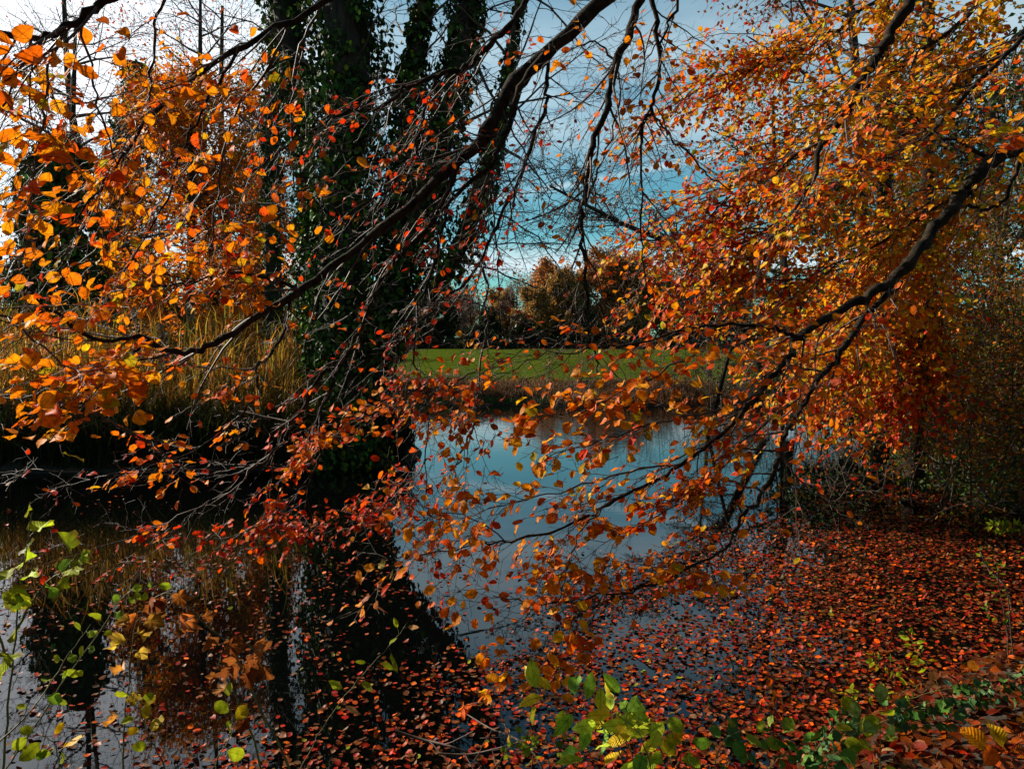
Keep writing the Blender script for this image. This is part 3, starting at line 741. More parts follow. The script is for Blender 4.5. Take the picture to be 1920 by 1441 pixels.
# ------------------------------------------------------------------ far bank: leaning alder, brush, stems
def bush(name, label, base, ext, nst, lens, pal, nleaf, lsize, mat=M_LEAF_FAR, tpl=T_LOW, cat='shrub', spread=.06, lean=(0, 0, 0), wig=.16, trop=(0, 0, -.02), r0=.012, n2=7, n3=4, K=8, keep=None, group=None, drop=0.2, tw=M_TWIG_FAR):
    base = np.asarray(base, float); t = thing(name, label, cat, base, group)
    st = base + rng.uniform(-1, 1, (nst, 3)) * np.array([ext[0], ext[1], 0])
    st[:, 2] = np.maximum(ground_z(st[:, 0], st[:, 1]), -.05)
    d = norm(rng.normal(0, .45, (nst, 3)) * np.array([1, 1, .2]) + np.array([0, 0, 1.0]) + np.array(lean))
    l1 = grow(st, d, rng.uniform(.6, 1.1, nst) * lens[0], K, wig * .6, trop); R1 = np.full(nst, r0)[:, None] * np.linspace(1, .3, K)
    a = Acc(); tubes(a, l1, R1, 4); a.build('stems', tw, t)
    a = Acc()
    pos, d, par, tt, rr, tan = children(l1, R1, n2, .15, 1, .75, norm(rng.normal(0, 1, (nst, 3))), .35)
    l2 = grow(pos, d, rng.uniform(.5, 1.1, len(pos)) * lens[1] * (1.1 - .5 * tt), 6, wig, trop); R2 = np.full(len(pos), r0 * .4)[:, None] * np.linspace(1, .4, 6); tubes(a, l2, R2, 3)
    pos, d, par, tt, rr, tan = children(l2, R2, n3, .2, 1, .75, norm(rng.normal(0, 1, (len(l2), 3))), .35)
    l3 = grow(pos, d, rng.uniform(.5, 1.1, len(pos)) * lens[2], 4, wig, trop); tubes(a, l3, np.full(len(pos), r0 * .22)[:, None] * np.linspace(1, .5, 4), 3)
    a.build('twigs', tw, t, kind='stuff')
    if nleaf:
        c = Acc(); foliage_on(c, l3, nleaf, lsize, pal, tpl, spread, keep=keep, drop=drop); foliage_on(c, l2, max(1, nleaf // 2), lsize, pal, tpl, spread, keep=keep, drop=drop)
        c.build('foliage', mat, t, kind='stuff')
    return t
for lab_, b_, e_, n_, l_, p_ in bush_specs:
    bush('shrub', lab_, b_, e_, n_, l_, p_, 6, .07, r0=.015)
# leaning bare alder with catkins: trunk from the right, crown into the sky gap
t = thing('alder_tree', 'leaning bare alder with dark cones reaching over the far bank', 'tree', P(1440, 715, 25))
pth = catmull([P(1440, 718, 25), P(1385, 600, 24.6), P(1340, 515, 24.2), P(1270, 462, 24), P(1180, 425, 23.8), P(1100, 385, 23.6), P(1030, 348, 23.5)], 26)
R = np.linspace(.16, .035, 26); a = Acc(); tubes(a, pth, R, 8, bump=.05); a.build('trunk', M_TRUNK, t, smooth=True)
a = Acc(); b2 = Acc()
pos, d, par, tt, rr, tan = children(pth[None], R[None], 46, .15, .99, .85, np.array([[0, -1.0, .1]]), .3)
l1 = grow(pos, norm(d + np.array([-.15, 0, .1])), rng.uniform(.9, 2.6, len(pos)), 9, .13, (0, 0, .03)); R1 = (rr * .4)[:, None] * np.linspace(1, .25, 9); tubes(a, l1, R1, 4); a.build('limbs', M_TWIG_FAR, t)
pos, d, par, tt, rr, tan = children(l1, R1, 11, .15, 1, .75, None, .4)
l2 = grow(pos, d, rng.uniform(.3, .9, len(pos)), 6, .16, (0, 0, .02)); R2 = np.full(len(pos), .014)[:, None] * np.linspace(1, .5, 6); tubes(b2, l2, R2, 3)
pos, d, par, tt, rr, tan = children(l2, R2, 4, .2, 1, .75, None, .4)
l3 = grow(pos, d, rng.uniform(.12, .3, len(pos)), 4, .2, (0, 0, -.02)); tubes(b2, l3, np.full(len(pos), .010)[:, None] * np.linspace(1, .5, 4), 3); b2.build('twigs', M_TWIG_FAR, t, kind='stuff')
a = Acc(); foliage_on(a, l3, 1, .07, [(np.array([.02, .02, .012]), 1)], T_LOW, .03, drop=1.5); a.build('catkins', M_LEAF_FAR, t, kind='stuff')

mid_tree('alder_tree', 'green-leaved tree with loose dark crown left of the orange beech', gp(1480, 21), gp(1440, 21, 9), .16, (3.4, 1.6, .7), (13, 8, 5), [(DGR, 4), (GRN * .7, 2), (BRN * .5, 1)], 5, .085, spread=.12, first=.25, trop=(-.02, 0, 0))
mid_tree('birch_tree', 'pale bare tree beyond the far bank right of the gap', gp(1330, 34), gp(1320, 34, 8.5), .12, (2.6, 1.3, .6), (13, 8, 5), None, 0, .1, first=.2)
bush('brush', 'twiggy bare brush overhanging the far bank mid gap', gp(1085, 27.6), (1.6, .5), 16, (1.8, .7, .3), [(BRN, 1), (RED * .6, 1)], 1, .05, r0=.014)
bush('brush', 'tangle of bare arching stems at the right of the far bank', gp(1260, 27.2), (1.8, .6), 24, (2.3, .9, .35), [(BRN, 1)], 1, .05, r0=.015)
bush('brush', 'dense dark brush on the far bank under the orange beech', gp(1430, 25), (1.8, 1.2), 30, (2.6, 1.0, .4), [(DGR, 3), (BRN * .4, 2)], 4, .08, r0=.016)
bush('holly_bush', 'dark glossy evergreen bush at the right water edge', G(1560, 850) + np.array([.9, .5, 0]), (1.1, 1.6), 26, (2.3, .9, .4), [(DGR, 4), (GRN * .8, 2)], 7, .10, mat=M_IVY, tpl=T_MED, r0=.018)
bush('laurel_bush', 'dark evergreen bush behind the hanging orange curtain', G(1700, 830) + np.array([1.5, 1, 0]), (1.6, 1.6), 34, (3.2, 1.2, .5), [(DGR, 4), (GRN * .7, 1)], 8, .11, mat=M_IVY, tpl=T_MED, r0=.02)
for px, d, lab in ((1471, 17, 'straight thin stem standing in the water margin'), (1405, 17.5, 'thin stem leaning left beside the straight one')):
    t = thing('sapling', lab, 'sapling', gp(px, d, -.05)); a = Acc()
    top = P(px + (0 if px > 1450 else 60), 470, d) if px > 1450 else P(1412, 540, d)
    pth = catmull([gp(px if px > 1450 else 1330, d, -.05), P(px - 2, 700, d) if px > 1450 else P(1366, 669, d), P(px, 600, d) if px > 1450 else P(1391, 607, d), top], 14)
    tubes(a, pth, np.linspace(.05, .02, 14), 7); a.build('stem', M_BARK, t, smooth=True)
    a = Acc(); pos, dd, par, tt, rr, tan = children(pth[None], np.full((1, 14), .02), 14, .3, 1, .9, None, .4)
    l1 = grow(pos, dd, rng.uniform(.4, 1.2, len(pos)), 7, .16, (0, 0, -.03)); tubes(a, l1, np.full(len(pos), .009)[:, None] * np.linspace(1, .3, 7), 3); a.build('twigs', M_TWIG_FAR, t, kind='stuff')

# ------------------------------------------------------------------ beech foliage builder with single leaves
LEAF_OBJ_MAX = 300
VARIANTS = {}
CRUMPLED = ('dry', 'ochre')
def leaf_variants(key, pal, tpl, n=14, mat=None):
    if key not in VARIANTS:
        out_ = []
        for i in range(n):
            a = Acc(); leaves(a, tpl, np.zeros((1, 3)), np.array([[0, 1.0, 0]]), np.array([[0, 0, 1.0]]), np.ones(1), palette(1, pal, .1), **(dict(fold=rng.uniform(.8, 1.7, 1), curl=rng.uniform(-1.3, 1.3, 1), wav=.16) if key in CRUMPLED else {}))
            out_.append(a.mesh('leaf', mat or M_LEAF))
        VARIANTS[key] = out_
    return VARIANTS[key]
def place_leaves(t, pos, y, nr, size, pal, key, tpl_obj=T_FINE, tpl_rest=T_MED, mat=None, limit=LEAF_OBJ_MAX, minpx=9.0, name='leaf'):
    """The leaves that show largest are objects of their own, the rest one mesh."""
    if len(pos) == 0: return
    mat = mat or M_LEAF
    y = norm(y); nr = norm(nr - (nr * y).sum(-1, keepdims=True) * y)
    px, py, dp = project(pos)
    vis = (px > -5) & (px < 1925) & (py > -5) & (py < 1446) & (dp > .3)
    ppx = np.where(vis, size / np.maximum(dp, .3) * F, 0)
    order = np.argsort(-ppx); single = order[:limit]; single = single[ppx[single] > minpx]
    rest = np.setdiff1d(np.arange(len(pos)), single)
    var = leaf_variants(key, pal, tpl_obj, mat=mat)
    org = np.array(t['_o'])
    xs = np.cross(y, nr)
    for i in single:
        o = bpy.data.objects.new(name, var[random.randrange(len(var))]); COL.objects.link(o); o.parent = t
        s = size[i]; wd = s * random.uniform(.88, 1.12)
        m4 = Matrix(((xs[i, 0] * wd, y[i, 0] * s, nr[i, 0] * s, pos[i, 0] - org[0]), (xs[i, 1] * wd, y[i, 1] * s, nr[i, 1] * s, pos[i, 1] - org[1]),
                     (xs[i, 2] * wd, y[i, 2] * s, nr[i, 2] * s, pos[i, 2] - org[2]), (0, 0, 0, 1)))
        o.matrix_basis = m4
    if len(rest):
        a = Acc(); leaves(a, tpl_rest, pos[rest], y[rest], nr[rest], size[rest], palette(len(rest), pal, .12))
        a.build(name + 's' if name != 'leaf' else 'leaves', mat, t, kind='stuff')

def limb_path(spec):
    """spec rows: px, py, distance, width in px -> smooth path and radii."""
    sp_ = np.array(spec, float)
    pts = np.array([P(*r[:3]) for r in sp_]); R = sp_[:, 3] * .76 / 2 / F * sp_[:, 2]
    n = max(8, len(sp_) * 4)
    pth = catmull(pts, n); RR = np.interp(np.linspace(0, 1, n), np.linspace(0, 1, len(R)), R)
    L_ = np.linalg.norm(np.diff(pth, axis=0), axis=1).sum()
    pth[1:-1] += rng.normal(0, .0055, (n - 2, 3)) * sp_[:, 2].mean() / 3
    RR = RR * (1 + .10 * np.sin(np.arange(n) * 1.3 + rng.uniform(0, 6)) * (rng.uniform(0, 1, n) < .5) + .16 * (rng.uniform(0, 1, n) < .10))
    return pth, RR, L_

class BeechBranch:
    def __init__(s, label, origin, group='overhanging beech branches'):
        s.t = thing('beech_branch', label, 'branch', origin, group)
        s.tw = Acc(); s.lp, s.ly, s.ln, s.ls, s.pal = [], [], [], [], {}
    def limb(s, spec, dens=7, l1=.7, l2=.28, leaf=2.0, size=.075, plane=None, name='limb', tmin=.05, trop=(-.01, 0, -.012), n2=4, n3=2, key='org', t3=True, S=9, keep=1.0, tdir=(0, 0, 0)):
        pth, R, L_ = limb_path(spec)
        if name == 'limb':
            tn = norm(pth[0] - pth[1]); k_ = np.array([.7, 1.6, 2.8])[::-1, None]
            ext = catmull(np.vstack([pth[0] + tn * k_ + np.array([0, -.10, .10]) * k_ ** 2, pth[0]]), 10)[:-1]
            pth_m = np.vstack([ext, pth]); R_m = np.concatenate([np.linspace(R[0] * 1.5, R[0] * 1.03, 9), R])
        else: pth_m, R_m = pth, R
        if name:
            a = Acc(); tubes(a, pth_m, R_m * (1 + .05 * np.sin(np.arange(len(R_m)) * 2.1)), S, bump=.045); o = a.build(name, M_BARK if R.max() > .008 else M_TWIG, s.t, smooth=True)
            if name == 'limb': s.main = o
            else: o.parent = s.main
        else: tubes(s.tw, pth, R, 5)
        if plane is None: plane = norm(np.array([-.34, -.26, .9]) + rng.normal(0, .16, 3))
        n1 = max(2, int(dens * 1.4 * L_)); leaf = leaf * .56; size = size * .86; n3 = n3 + 1; n2 = n2 + 1
        pos, d, par, tt, rr, tan = children(pth[None], R[None], n1, tmin, .995, .72, plane[None], .22)
        d = norm(d + np.array(tdir))
        Ls = rng.uniform(.35, 1.15, len(pos)) * l1 * (1.05 - .35 * tt)
        A1 = grow(pos, d, Ls, 9, .10, trop); r1 = np.clip(rr * .45, .0016, .007); R1 = r1[:, None] * np.linspace(1, .35, 9)
        tubes(s.tw, A1, R1, 4)
        pl = norm(plane + rng.normal(0, .3, (len(A1), 3)))
        pos, d, par, tt, rr, tan = children(A1, R1, n2, .15, .98, .75, pl, .2)
        A2 = grow(pos, d, rng.uniform(.4, 1.1, len(pos)) * l2 * (1.1 - .5 * tt), 7, .13, trop); R2 = np.full(len(pos), .0015)[:, None] * np.linspace(1, .55, 7)
        tubes(s.tw, A2, R2, 3); pl2 = pl[par]
        if t3:
            pos, d, par, tt, rr, tan = children(A2, R2, n3, .2, .95, .8, pl2, .25)
            A3 = grow(pos, d, rng.uniform(.3, 1.1, len(pos)) * l2 * .35, 4, .15, trop); tubes(s.tw, A3, np.full(len(pos), .0011)[:, None] * np.linspace(1, .7, 4), 3)
        for A_, pl_, nl in ((A1, pl, leaf * 1.2), (A2, pl2, leaf)) + (((A3, pl2[par], leaf * .5),) if t3 else ()):
            if nl <= 0: continue
            nn = max(1, int(math.ceil(nl)))
            pos, d, pr, tt, rr, tan = children(A_, np.ones(A_.shape[:2]), nn, .25, 1.0, .9, pl_, .3)
            k = rng.uniform(0, 1, len(pos)) < nl / nn * keep; pos, d, pr, tan = pos[k], d[k], pr[k], tan[k]
            s.add_leaves(pos, d + np.array([0, 0, -.25]), pl_[pr] + rng.normal(0, .34, pos.shape), size, key)
        return pth
    def add_leaves(s, pos, y, nr, size, key):
        n = len(pos); s.lp.append(pos); s.ly.append(norm(y)); s.ln.append(nr); s.ls.append(size * rng.uniform(.6, 1.15, n)); s.pal.setdefault(key, []).append((len(s.lp) - 1))
    def done(s, limit=300):
        s.tw.build('twigs', M_TWIG, s.t, kind='stuff')
        if not s.lp: return
        # one object budget shared by the palettes of this branch
        tot = sum(len(x) for x in s.lp)
        for key, ids in s.pal.items():
            pos = np.concatenate([s.lp[i] for i in ids]); n = len(pos)
            place_leaves(s.t, pos, np.concatenate([s.ly[i] for i in ids]), np.concatenate([s.ln[i] for i in ids]), np.concatenate([s.ls[i] for i in ids]),
                         PALS[key], key, limit=int(limit * n / max(tot, 1)) + 1)
PALS = {'big': PAL_BIG, 'org': PAL_ORG, 'red': PAL_RED, 'sun': PAL_SUN}

# ---- A: the long limb that arches from the top centre down to the left
B = BeechBranch('longest forked beech limb, sweeping from top centre past the ivied trunk to the left', P(1175, -40, 4.6))
B.limb([(1175, -40, 4.6, 38), (1060, 68, 4.5, 34), (960, 165, 4.4, 35), (905, 260, 4.3, 30), (830, 330, 4.2, 26), (735, 412, 4.1, 22), (650, 480, 4.0, 19), (560, 545, 3.8, 20), (470, 600, 3.6, 16), (390, 650, 3.4, 14), (330, 660, 3.3, 13),
        (255, 632, 3.2, 11), (185, 638, 3.1, 10), (110, 592, 3.0, 8), (50, 540, 2.9, 5), (-10, 500, 2.9, 3)], dens=5, l1=.7, l2=.3, leaf=.5, key='org', size=.06, tdir=(-.3, 0, -.1))
B.limb([(270, 640, 3.2, 8), (245, 668, 3.15, 9), (235, 690, 3.1, 7), (190, 720, 3.0, 5), (110, 742, 2.9, 3.5), (0, 735, 2.8, 2)], dens=9, l1=.42, l2=.22, leaf=1.5, key='big', size=.08, name='fork')
B.limb([(560, 545, 3.8, 10), (510, 524, 3.7, 9), (455, 512, 3.6, 7), (395, 518, 3.5, 5), (330, 535, 3.4, 4), (200, 535, 3.3, 2)], dens=9, l1=.5, l2=.28, leaf=1.3, key='big', size=.075, name='fork')
B.limb([(545, 560, 3.8, 9), (532, 610, 3.75, 8), (510, 660, 3.7, 7), (480, 690, 3.65, 7), (482, 730, 3.6, 6), (440, 790, 3.5, 4), (350, 850, 3.4, 3), (240, 880, 3.3, 2)], dens=7, l1=.45, l2=.2, leaf=1.0, key='org', size=.058, name='fork', tdir=(-.3, 0, .1))
B.limb([(155, 755, 3.0, 3), (205, 790, 3.0, 6), (270, 825, 3.05, 6), (320, 860, 3.1, 5), (345, 878, 3.15, 3)], dens=8, l1=.3, l2=.18, leaf=1.1, size=.055, name='fork')
B.limb([(480, 690, 3.65, 6), (400, 690, 3.6, 4), (330, 680, 3.5, 3), (280, 672, 3.5, 2)], dens=9, l1=.4, leaf=1.2, size=.06, name=None)
# ---- A2: its fork hanging down before the ivied tree
B.limb([(857, 298, 4.25, 20), (851, 328, 4.2, 17), (833, 379, 4.2, 15), (804, 423, 4.1, 13), (753, 470, 4.1, 12), (724, 518, 4.0, 10), (698, 560, 4.0, 9), (673, 625, 3.95, 9), (640, 672, 3.9, 9), (605, 695, 3.9, 10), (569, 763, 3.8, 11), (532, 811, 3.8, 11),
        (510, 858, 3.7, 8), (474, 875, 3.7, 5), (410, 862, 3.6, 3), (346, 876, 3.5, 3), (200, 890, 3.4, 2.5), (60, 880, 3.3, 2), (-20, 910, 3.2, 1.5)], dens=6, l1=.5, l2=.25, leaf=.42, key='red', size=.055, name='fork', tdir=(-.25, 0, -.05))
B.limb([(650, 670, 3.9, 6), (615, 735, 3.85, 8), (597, 790, 3.8, 7), (602, 830, 3.8, 6), (590, 880, 3.8, 5), (560, 925, 3.75, 3), (500, 985, 3.7, 2.2), (400, 1045, 3.6, 1.5), (300, 1060, 3.5, 1)], dens=7, l1=.42, l2=.22, leaf=.7, key='red', size=.052, name='fork', tdir=(-.2, 0, 0))
B.limb([(510, 858, 3.7, 5), (500, 930, 3.7, 4), (480, 985, 3.65, 3), (390, 1010, 3.6, 2), (300, 1000, 3.5, 1)], dens=10, l1=.34, l2=.16, leaf=1.6, key='red', size=.052, name='fork', tdir=(-.2, 0, 0))
B.limb([(480, 870, 3.6, 4), (420, 930, 3.5, 3), (300, 985, 3.4, 3), (200, 1020, 3.3, 2), (100, 1010, 3.2, 1)], dens=7, l1=.45, l2=.25, leaf=.3, key='red', size=.05, name='fork')
# ---- A3, A4
B.limb([(1032, 80, 4.4, 11), (1025, 150, 4.4, 9), (1022, 204, 4.35, 9), (1001, 255, 4.3, 9), (975, 339, 4.2, 9), (950, 386, 4.2, 8), (921, 448, 4.1, 8), (902, 486, 4.1, 7), (862, 541, 4.0, 6), (782, 607, 3.9, 4), (746, 629, 3.9, 3), (740, 680, 3.9, 2)],
       dens=11, l1=.6, l2=.28, leaf=.35, key='red', size=.052, name='fork', tdir=(0, 0, -.3), n3=3)
B.limb([(903, 486, 4.1, 6), (911, 525, 4.1, 6), (912, 600, 4.0, 5), (905, 660, 4.0, 5), (895, 740, 3.9, 5), (888, 800, 3.85, 5), (865, 845, 3.8, 5), (850, 900, 3.75, 4), (830, 985, 3.7, 2)], dens=8, l1=.45, l2=.22, leaf=.9, key='org', size=.056, name='fork', tdir=(0, 0, -.3))
B.limb([(895, 690, 3.95, 4), (860, 715, 3.9, 4), (790, 740, 3.9, 3), (700, 775, 3.85, 3), (620, 822, 3.8, 2), (590, 850, 3.8, 1)], dens=14, l1=.42, l2=.2, leaf=2.3, key='org', size=.056, name='fork', tdir=(-.4, 0, -.1))
B.limb([(900, 730, 3.9, 3), (880, 775, 3.85, 3), (830, 800, 3.8, 2)], dens=16, l1=.25, l2=.14, leaf=2.2, key='org', size=.06, name=None)
B.limb([(1022, 105, 4.35, 22), (972, 171, 4.3, 17), (957, 233, 4.3, 15), (928, 292, 4.2, 12), (917, 317, 4.2, 11), (852, 368, 4.2, 10), (833, 419, 4.1, 8), (804, 525, 4.1, 8), (779, 596, 4.0, 6), (779, 683, 4.0, 5), (797, 742, 3.9, 4), (800, 860, 3.9, 3), (794, 960, 3.8, 2), (800, 1010, 3.8, 1)],
       dens=8, l1=.55, l2=.26, leaf=.62, key='red', size=.054, name='fork', tdir=(0, 0, -.3))
B.limb([(800, 860, 3.9, 3), (770, 905, 3.85, 3), (720, 945, 3.8, 2.4), (640, 985, 3.75, 1.8), (580, 1000, 3.7, 1)], dens=16, l1=.38, l2=.18, leaf=2.2, key='red', size=.053, name='fork', tdir=(-.35, 0, 0))
B.limb([(922, 320, 4.2, 6), (925, 380, 4.2, 5), (932, 460, 4.15, 4), (935, 560, 4.1, 3)], dens=8, l1=.4, leaf=.4, key='red', size=.05, name='fork', tdir=(0, 0, -.4))
B.done()
B = BeechBranch('upper beech limb crossing the ivied stems toward the upper left', P(1000, -20, 4.8))
B.limb([(995, -15, 4.8, 15), (957, 44, 4.7, 15), (914, 87, 4.7, 15), (873, 126, 4.6, 14), (819, 142, 4.5, 11), (764, 164, 4.4, 9), (709, 202, 4.3, 8), (640, 215, 4.2, 6), (560, 262, 4.1, 5), (480, 320, 4.0, 4), (420, 400, 3.9, 3)], dens=7, l1=.75, l2=.33, leaf=.7, key='red', size=.06, tdir=(-.2, 0, -.3))
B.limb([(817, 145, 4.5, 9), (800, 200, 4.5, 8), (780, 260, 4.45, 8), (776, 300, 4.4, 6), (740, 350, 4.4, 5), (700, 372, 4.3, 5), (640, 400, 4.2, 3)], dens=9, l1=.6, l2=.3, leaf=.6, key='red', size=.055, name='fork', tdir=(-.1, 0, -.3))
B.limb([(700, 372, 4.3, 8), (740, 335, 4.3, 7), (850, 300, 4.3, 3)], dens=8, l1=.6, l2=.3, leaf=.6, key='red', size=.055, name=None)
B.done()
B = BeechBranch('beech limb with big orange leaves reaching from the top to mid left', P(640, -15, 3.4))
B.limb([(650, -15, 3.4, 16), (510, 58, 3.3, 14), (401, 117, 3.2, 12), (328, 175, 3.1, 10), (277, 226, 3.0, 9), (237, 284, 2.95, 7), (204, 328, 2.9, 6), (164, 383, 2.8, 5), (120, 430, 2.8, 3), (60, 470, 2.7, 2)], dens=9, l1=.6, l2=.3, leaf=1.0, key='big', size=.078, tdir=(-.2, 0, -.25))
B.limb([(450, 90, 3.25, 9), (400, 170, 3.3, 7), (350, 260, 3.3, 6), (310, 380, 3.3, 5), (225, 520, 3.2, 3)], dens=8, l1=.55, l2=.26, leaf=.9, key='big', size=.075, name='fork', tdir=(0, 0, -.2))
B.limb([(540, 45, 3.4, 8), (500, 130, 3.4, 7), (440, 220, 3.4, 6), (415, 330, 3.4, 5), (400, 430, 3.4, 4), (390, 500, 3.4, 2)], dens=11, l1=.55, l2=.27, leaf=1.25, key='big', size=.07, name='fork')
B.limb([(600, 10, 3.5, 7), (560, 100, 3.5, 6), (545, 200, 3.5, 5), (545, 300, 3.5, 4), (560, 360, 3.5, 3), (600, 340, 3.45, 2)], dens=8, l1=.45, l2=.25, leaf=.8, key='org', size=.07, name='fork')
B.done()
B = BeechBranch('thick dark beech limb in the upper left corner with the largest leaves', P(235, -15, 2.7))
B.limb([(235, -15, 2.7, 22), (175, 15, 2.65, 20), (120, 55, 2.6, 17), (58, 73, 2.55, 15), (-15, 55, 2.5, 15)], dens=12, l1=.6, l2=.3, leaf=.9, key='big', size=.085, tdir=(-.1, 0, -.5))
B.limb([(58, 73, 2.55, 8), (42, 120, 2.55, 6), (5, 200, 2.5, 5)], dens=12, l1=.5, l2=.3, leaf=1.0, key='big', size=.085, name='fork', tdir=(0, 0, -.3))
B.limb([(120, 55, 2.6, 8), (90, 130, 2.6, 7), (82, 230, 2.55, 6), (70, 290, 2.5, 4), (50, 400, 2.5, 3)], dens=13, l1=.5, l2=.28, leaf=1.0, key='big', size=.085, name='fork')
B.limb([(150, 35, 2.65, 7), (170, 120, 2.7, 6), (190, 220, 2.7, 5), (220, 330, 2.75, 3)], dens=10, l1=.5, l2=.28, leaf=.9, key='big', size=.08, name='fork')
B.done()
B = BeechBranch('thin upright beech shoot hanging beside the upper left leaves', P(305, -15, 2.9))
B.limb([(305, -15, 2.9, 8), (292, 55, 2.9, 7), (283, 128, 2.9, 6), (284, 190, 2.9, 4), (300, 240, 2.9, 2)], dens=9, l1=.5, l2=.26, leaf=1.0, key='org', size=.07)
B.done()
B = BeechBranch('low beech branch with crowded orange leaves at the left edge', P(-40, 640, 2.5))
B.limb([(-60, 560, 2.5, 8), (20, 600, 2.5, 6), (80, 650, 2.5, 5), (130, 690, 2.5, 4), (180, 690, 2.5, 2)], dens=13, l1=.32, l2=.2, leaf=1.3, key='big', size=.08)
B.limb([(-40, 740, 2.5, 6), (40, 745, 2.5, 4), (110, 720, 2.5, 3), (170, 700, 2.5, 2)], dens=12, l1=.3, l2=.18, leaf=1.8, key='big', size=.08, name='fork')
B.done()

# ---- B: limbs hanging in the sky gap
B = BeechBranch('straightest hanging beech limb, down the middle of the blue sky', P(1205, -20, 4.0))
B.limb([(1207, -20, 4.0, 24), (1183, 55, 4.0, 20), (1158, 120, 3.95, 18), (1140, 190, 3.95, 16), (1118, 255, 3.9, 15), (1103, 314, 3.9, 13), (1092, 379, 3.9, 14), (1091, 438, 3.9, 9), (1096, 497, 3.9, 9), (1100, 560, 3.9, 8), (1102, 603, 3.9, 7), (1116, 660, 3.9, 5), (1120, 700, 3.9, 3)],
       dens=10, l1=.6, l2=.3, leaf=.28, key='org', size=.06, tdir=(0, 0, -.4), n3=3)
B.limb([(1160, 120, 4, 6), (1110, 80, 4, 5), (1060, 100, 4, 3)], dens=7, l1=.4, leaf=.9, key='org', size=.062, name=None)
B.limb([(1098, 385, 3.9, 6), (1130, 300, 3.9, 5), (1160, 200, 3.95, 5), (1152, 100, 4, 4)], dens=8, l1=.4, leaf=.4, key='org', size=.06, name=None)
B.limb([(1100, 570, 3.9, 3), (1070, 600, 3.9, 4), (1020, 630, 3.9, 3), (940, 680, 3.85, 2)], dens=8, l1=.4, leaf=.5, key='red', size=.05, name='fork')
B.done()
B = BeechBranch('crooked thin beech limb hanging right of the straight one', P(1218, -15, 4.2))
B.limb([(1218, -15, 4.2, 13), (1227, 47, 4.2, 11), (1233, 146, 4.2, 9), (1222, 204, 4.2, 9), (1206, 240, 4.2, 9), (1204, 284, 4.2, 6), (1202, 372, 4.2, 5), (1203, 456, 4.2, 4), (1212, 540, 4.2, 3)], dens=12, l1=.6, l2=.3, leaf=.4, key='org', size=.06, tdir=(.1, 0, -.3), n3=3)
B.limb([(1223, 211, 4.2, 5), (1256, 255, 4.2, 5), (1300, 299, 4.2, 5), (1340, 340, 4.2, 4), (1390, 360, 4.2, 2)], dens=9, l1=.5, l2=.25, leaf=.7, key='org', size=.06, name='fork')
B.limb([(1205, 360, 4.2, 4), (1240, 405, 4.2, 4), (1262, 440, 4.2, 3), (1290, 500, 4.2, 2)], dens=9, l1=.4, l2=.25, leaf=.4, key='red', size=.05, name='fork')
B.limb([(1280, -15, 4.2, 8), (1245, 60, 4.2, 6), (1236, 120, 4.2, 4)], dens=10, l1=.5, l2=.25, leaf=1.3, key='big', size=.06, name='fork')
B.done()

# ---- C: the great right-hand limb and its low sprays
B = BeechBranch('stout forked beech limb descending from the right edge to the water', P(1945, 278, 4.4))
B.limb([(1945, 276, 4.4, 34), (1876, 292, 4.3, 32), (1825, 339, 4.2, 32), (1796, 368, 4.2, 30), (1781, 397, 4.1, 28), (1741, 448, 4.0, 27), (1705, 490, 3.9, 27), (1668, 530, 3.9, 26), (1621, 556, 3.8, 22), (1570, 585, 3.7, 20), (1519, 618, 3.6, 18), (1490, 636, 3.6, 19),
        (1480, 665, 3.55, 14), (1461, 691, 3.5, 14), (1424, 738, 3.45, 12), (1391, 774, 3.4, 12), (1366, 804, 3.4, 11), (1322, 840, 3.35, 10), (1275, 873, 3.3, 9), (1220, 906, 3.2, 8), (1147, 938, 3.2, 8), (1110, 963, 3.2, 7), (1019, 1003, 3.1, 6), (946, 1014, 3.1, 5), (870, 1025, 3.1, 4), (782, 1040, 3.1, 3), (691, 1056, 3.1, 2)],
       dens=6, l1=.5, l2=.25, leaf=1.1, key='org', size=.06, tdir=(-.25, 0, -.1), tmin=.25)
B.limb([(1490, 636, 3.6, 11), (1460, 617, 3.55, 9), (1417, 609, 3.5, 8), (1359, 607, 3.45, 7), (1311, 614, 3.4, 6), (1256, 625, 3.4, 5), (1180, 645, 3.35, 5), (1100, 655, 3.3, 4), (1020, 665, 3.3, 3), (940, 700, 3.3, 2), (860, 725, 3.3, 1)], dens=8, l1=.40, l2=.2, leaf=.9, key='org', size=.06, name='fork', tdir=(-.2, 0, 0))
B.limb([(1424, 738, 3.45, 7), (1370, 760, 3.3, 6), (1290, 780, 3.2, 5), (1200, 800, 3.1, 4), (1110, 830, 3.0, 3), (1020, 860, 2.95, 2)], dens=9, l1=.36, l2=.17, leaf=1.5, key='big', size=.068, name='fork', tdir=(-.35, 0, .05))
B.limb([(1400, 640, 3.4, 6), (1330, 655, 3.2, 5), (1250, 690, 3.1, 5), (1170, 735, 3.0, 4), (1080, 770, 2.9, 3), (980, 790, 2.9, 2)], dens=9, l1=.35, l2=.17, leaf=1.5, key='big', size=.068, name='fork', tdir=(-.35, 0, 0))
B.limb([(1275, 873, 3.3, 6), (1190, 880, 3.15, 5), (1090, 910, 3.0, 4), (990, 935, 2.95, 3), (900, 960, 2.9, 2), (820, 990, 2.9, 1)], dens=8, l1=.32, l2=.16, leaf=1.2, key='big', size=.064, name='fork', tdir=(-.3, 0, 0))
B.limb([(1147, 938, 3.2, 5), (1085, 1000, 3.05, 4), (1065, 1060, 3.0, 3), (1050, 1120, 3.0, 3), (1040, 1180, 2.95, 2), (1010, 1230, 2.9, 2), (950, 1262, 2.9, 1)], dens=9, l1=.24, l2=.13, leaf=1.6, key='big', size=.066, name='fork', tdir=(.2, 0, .1))
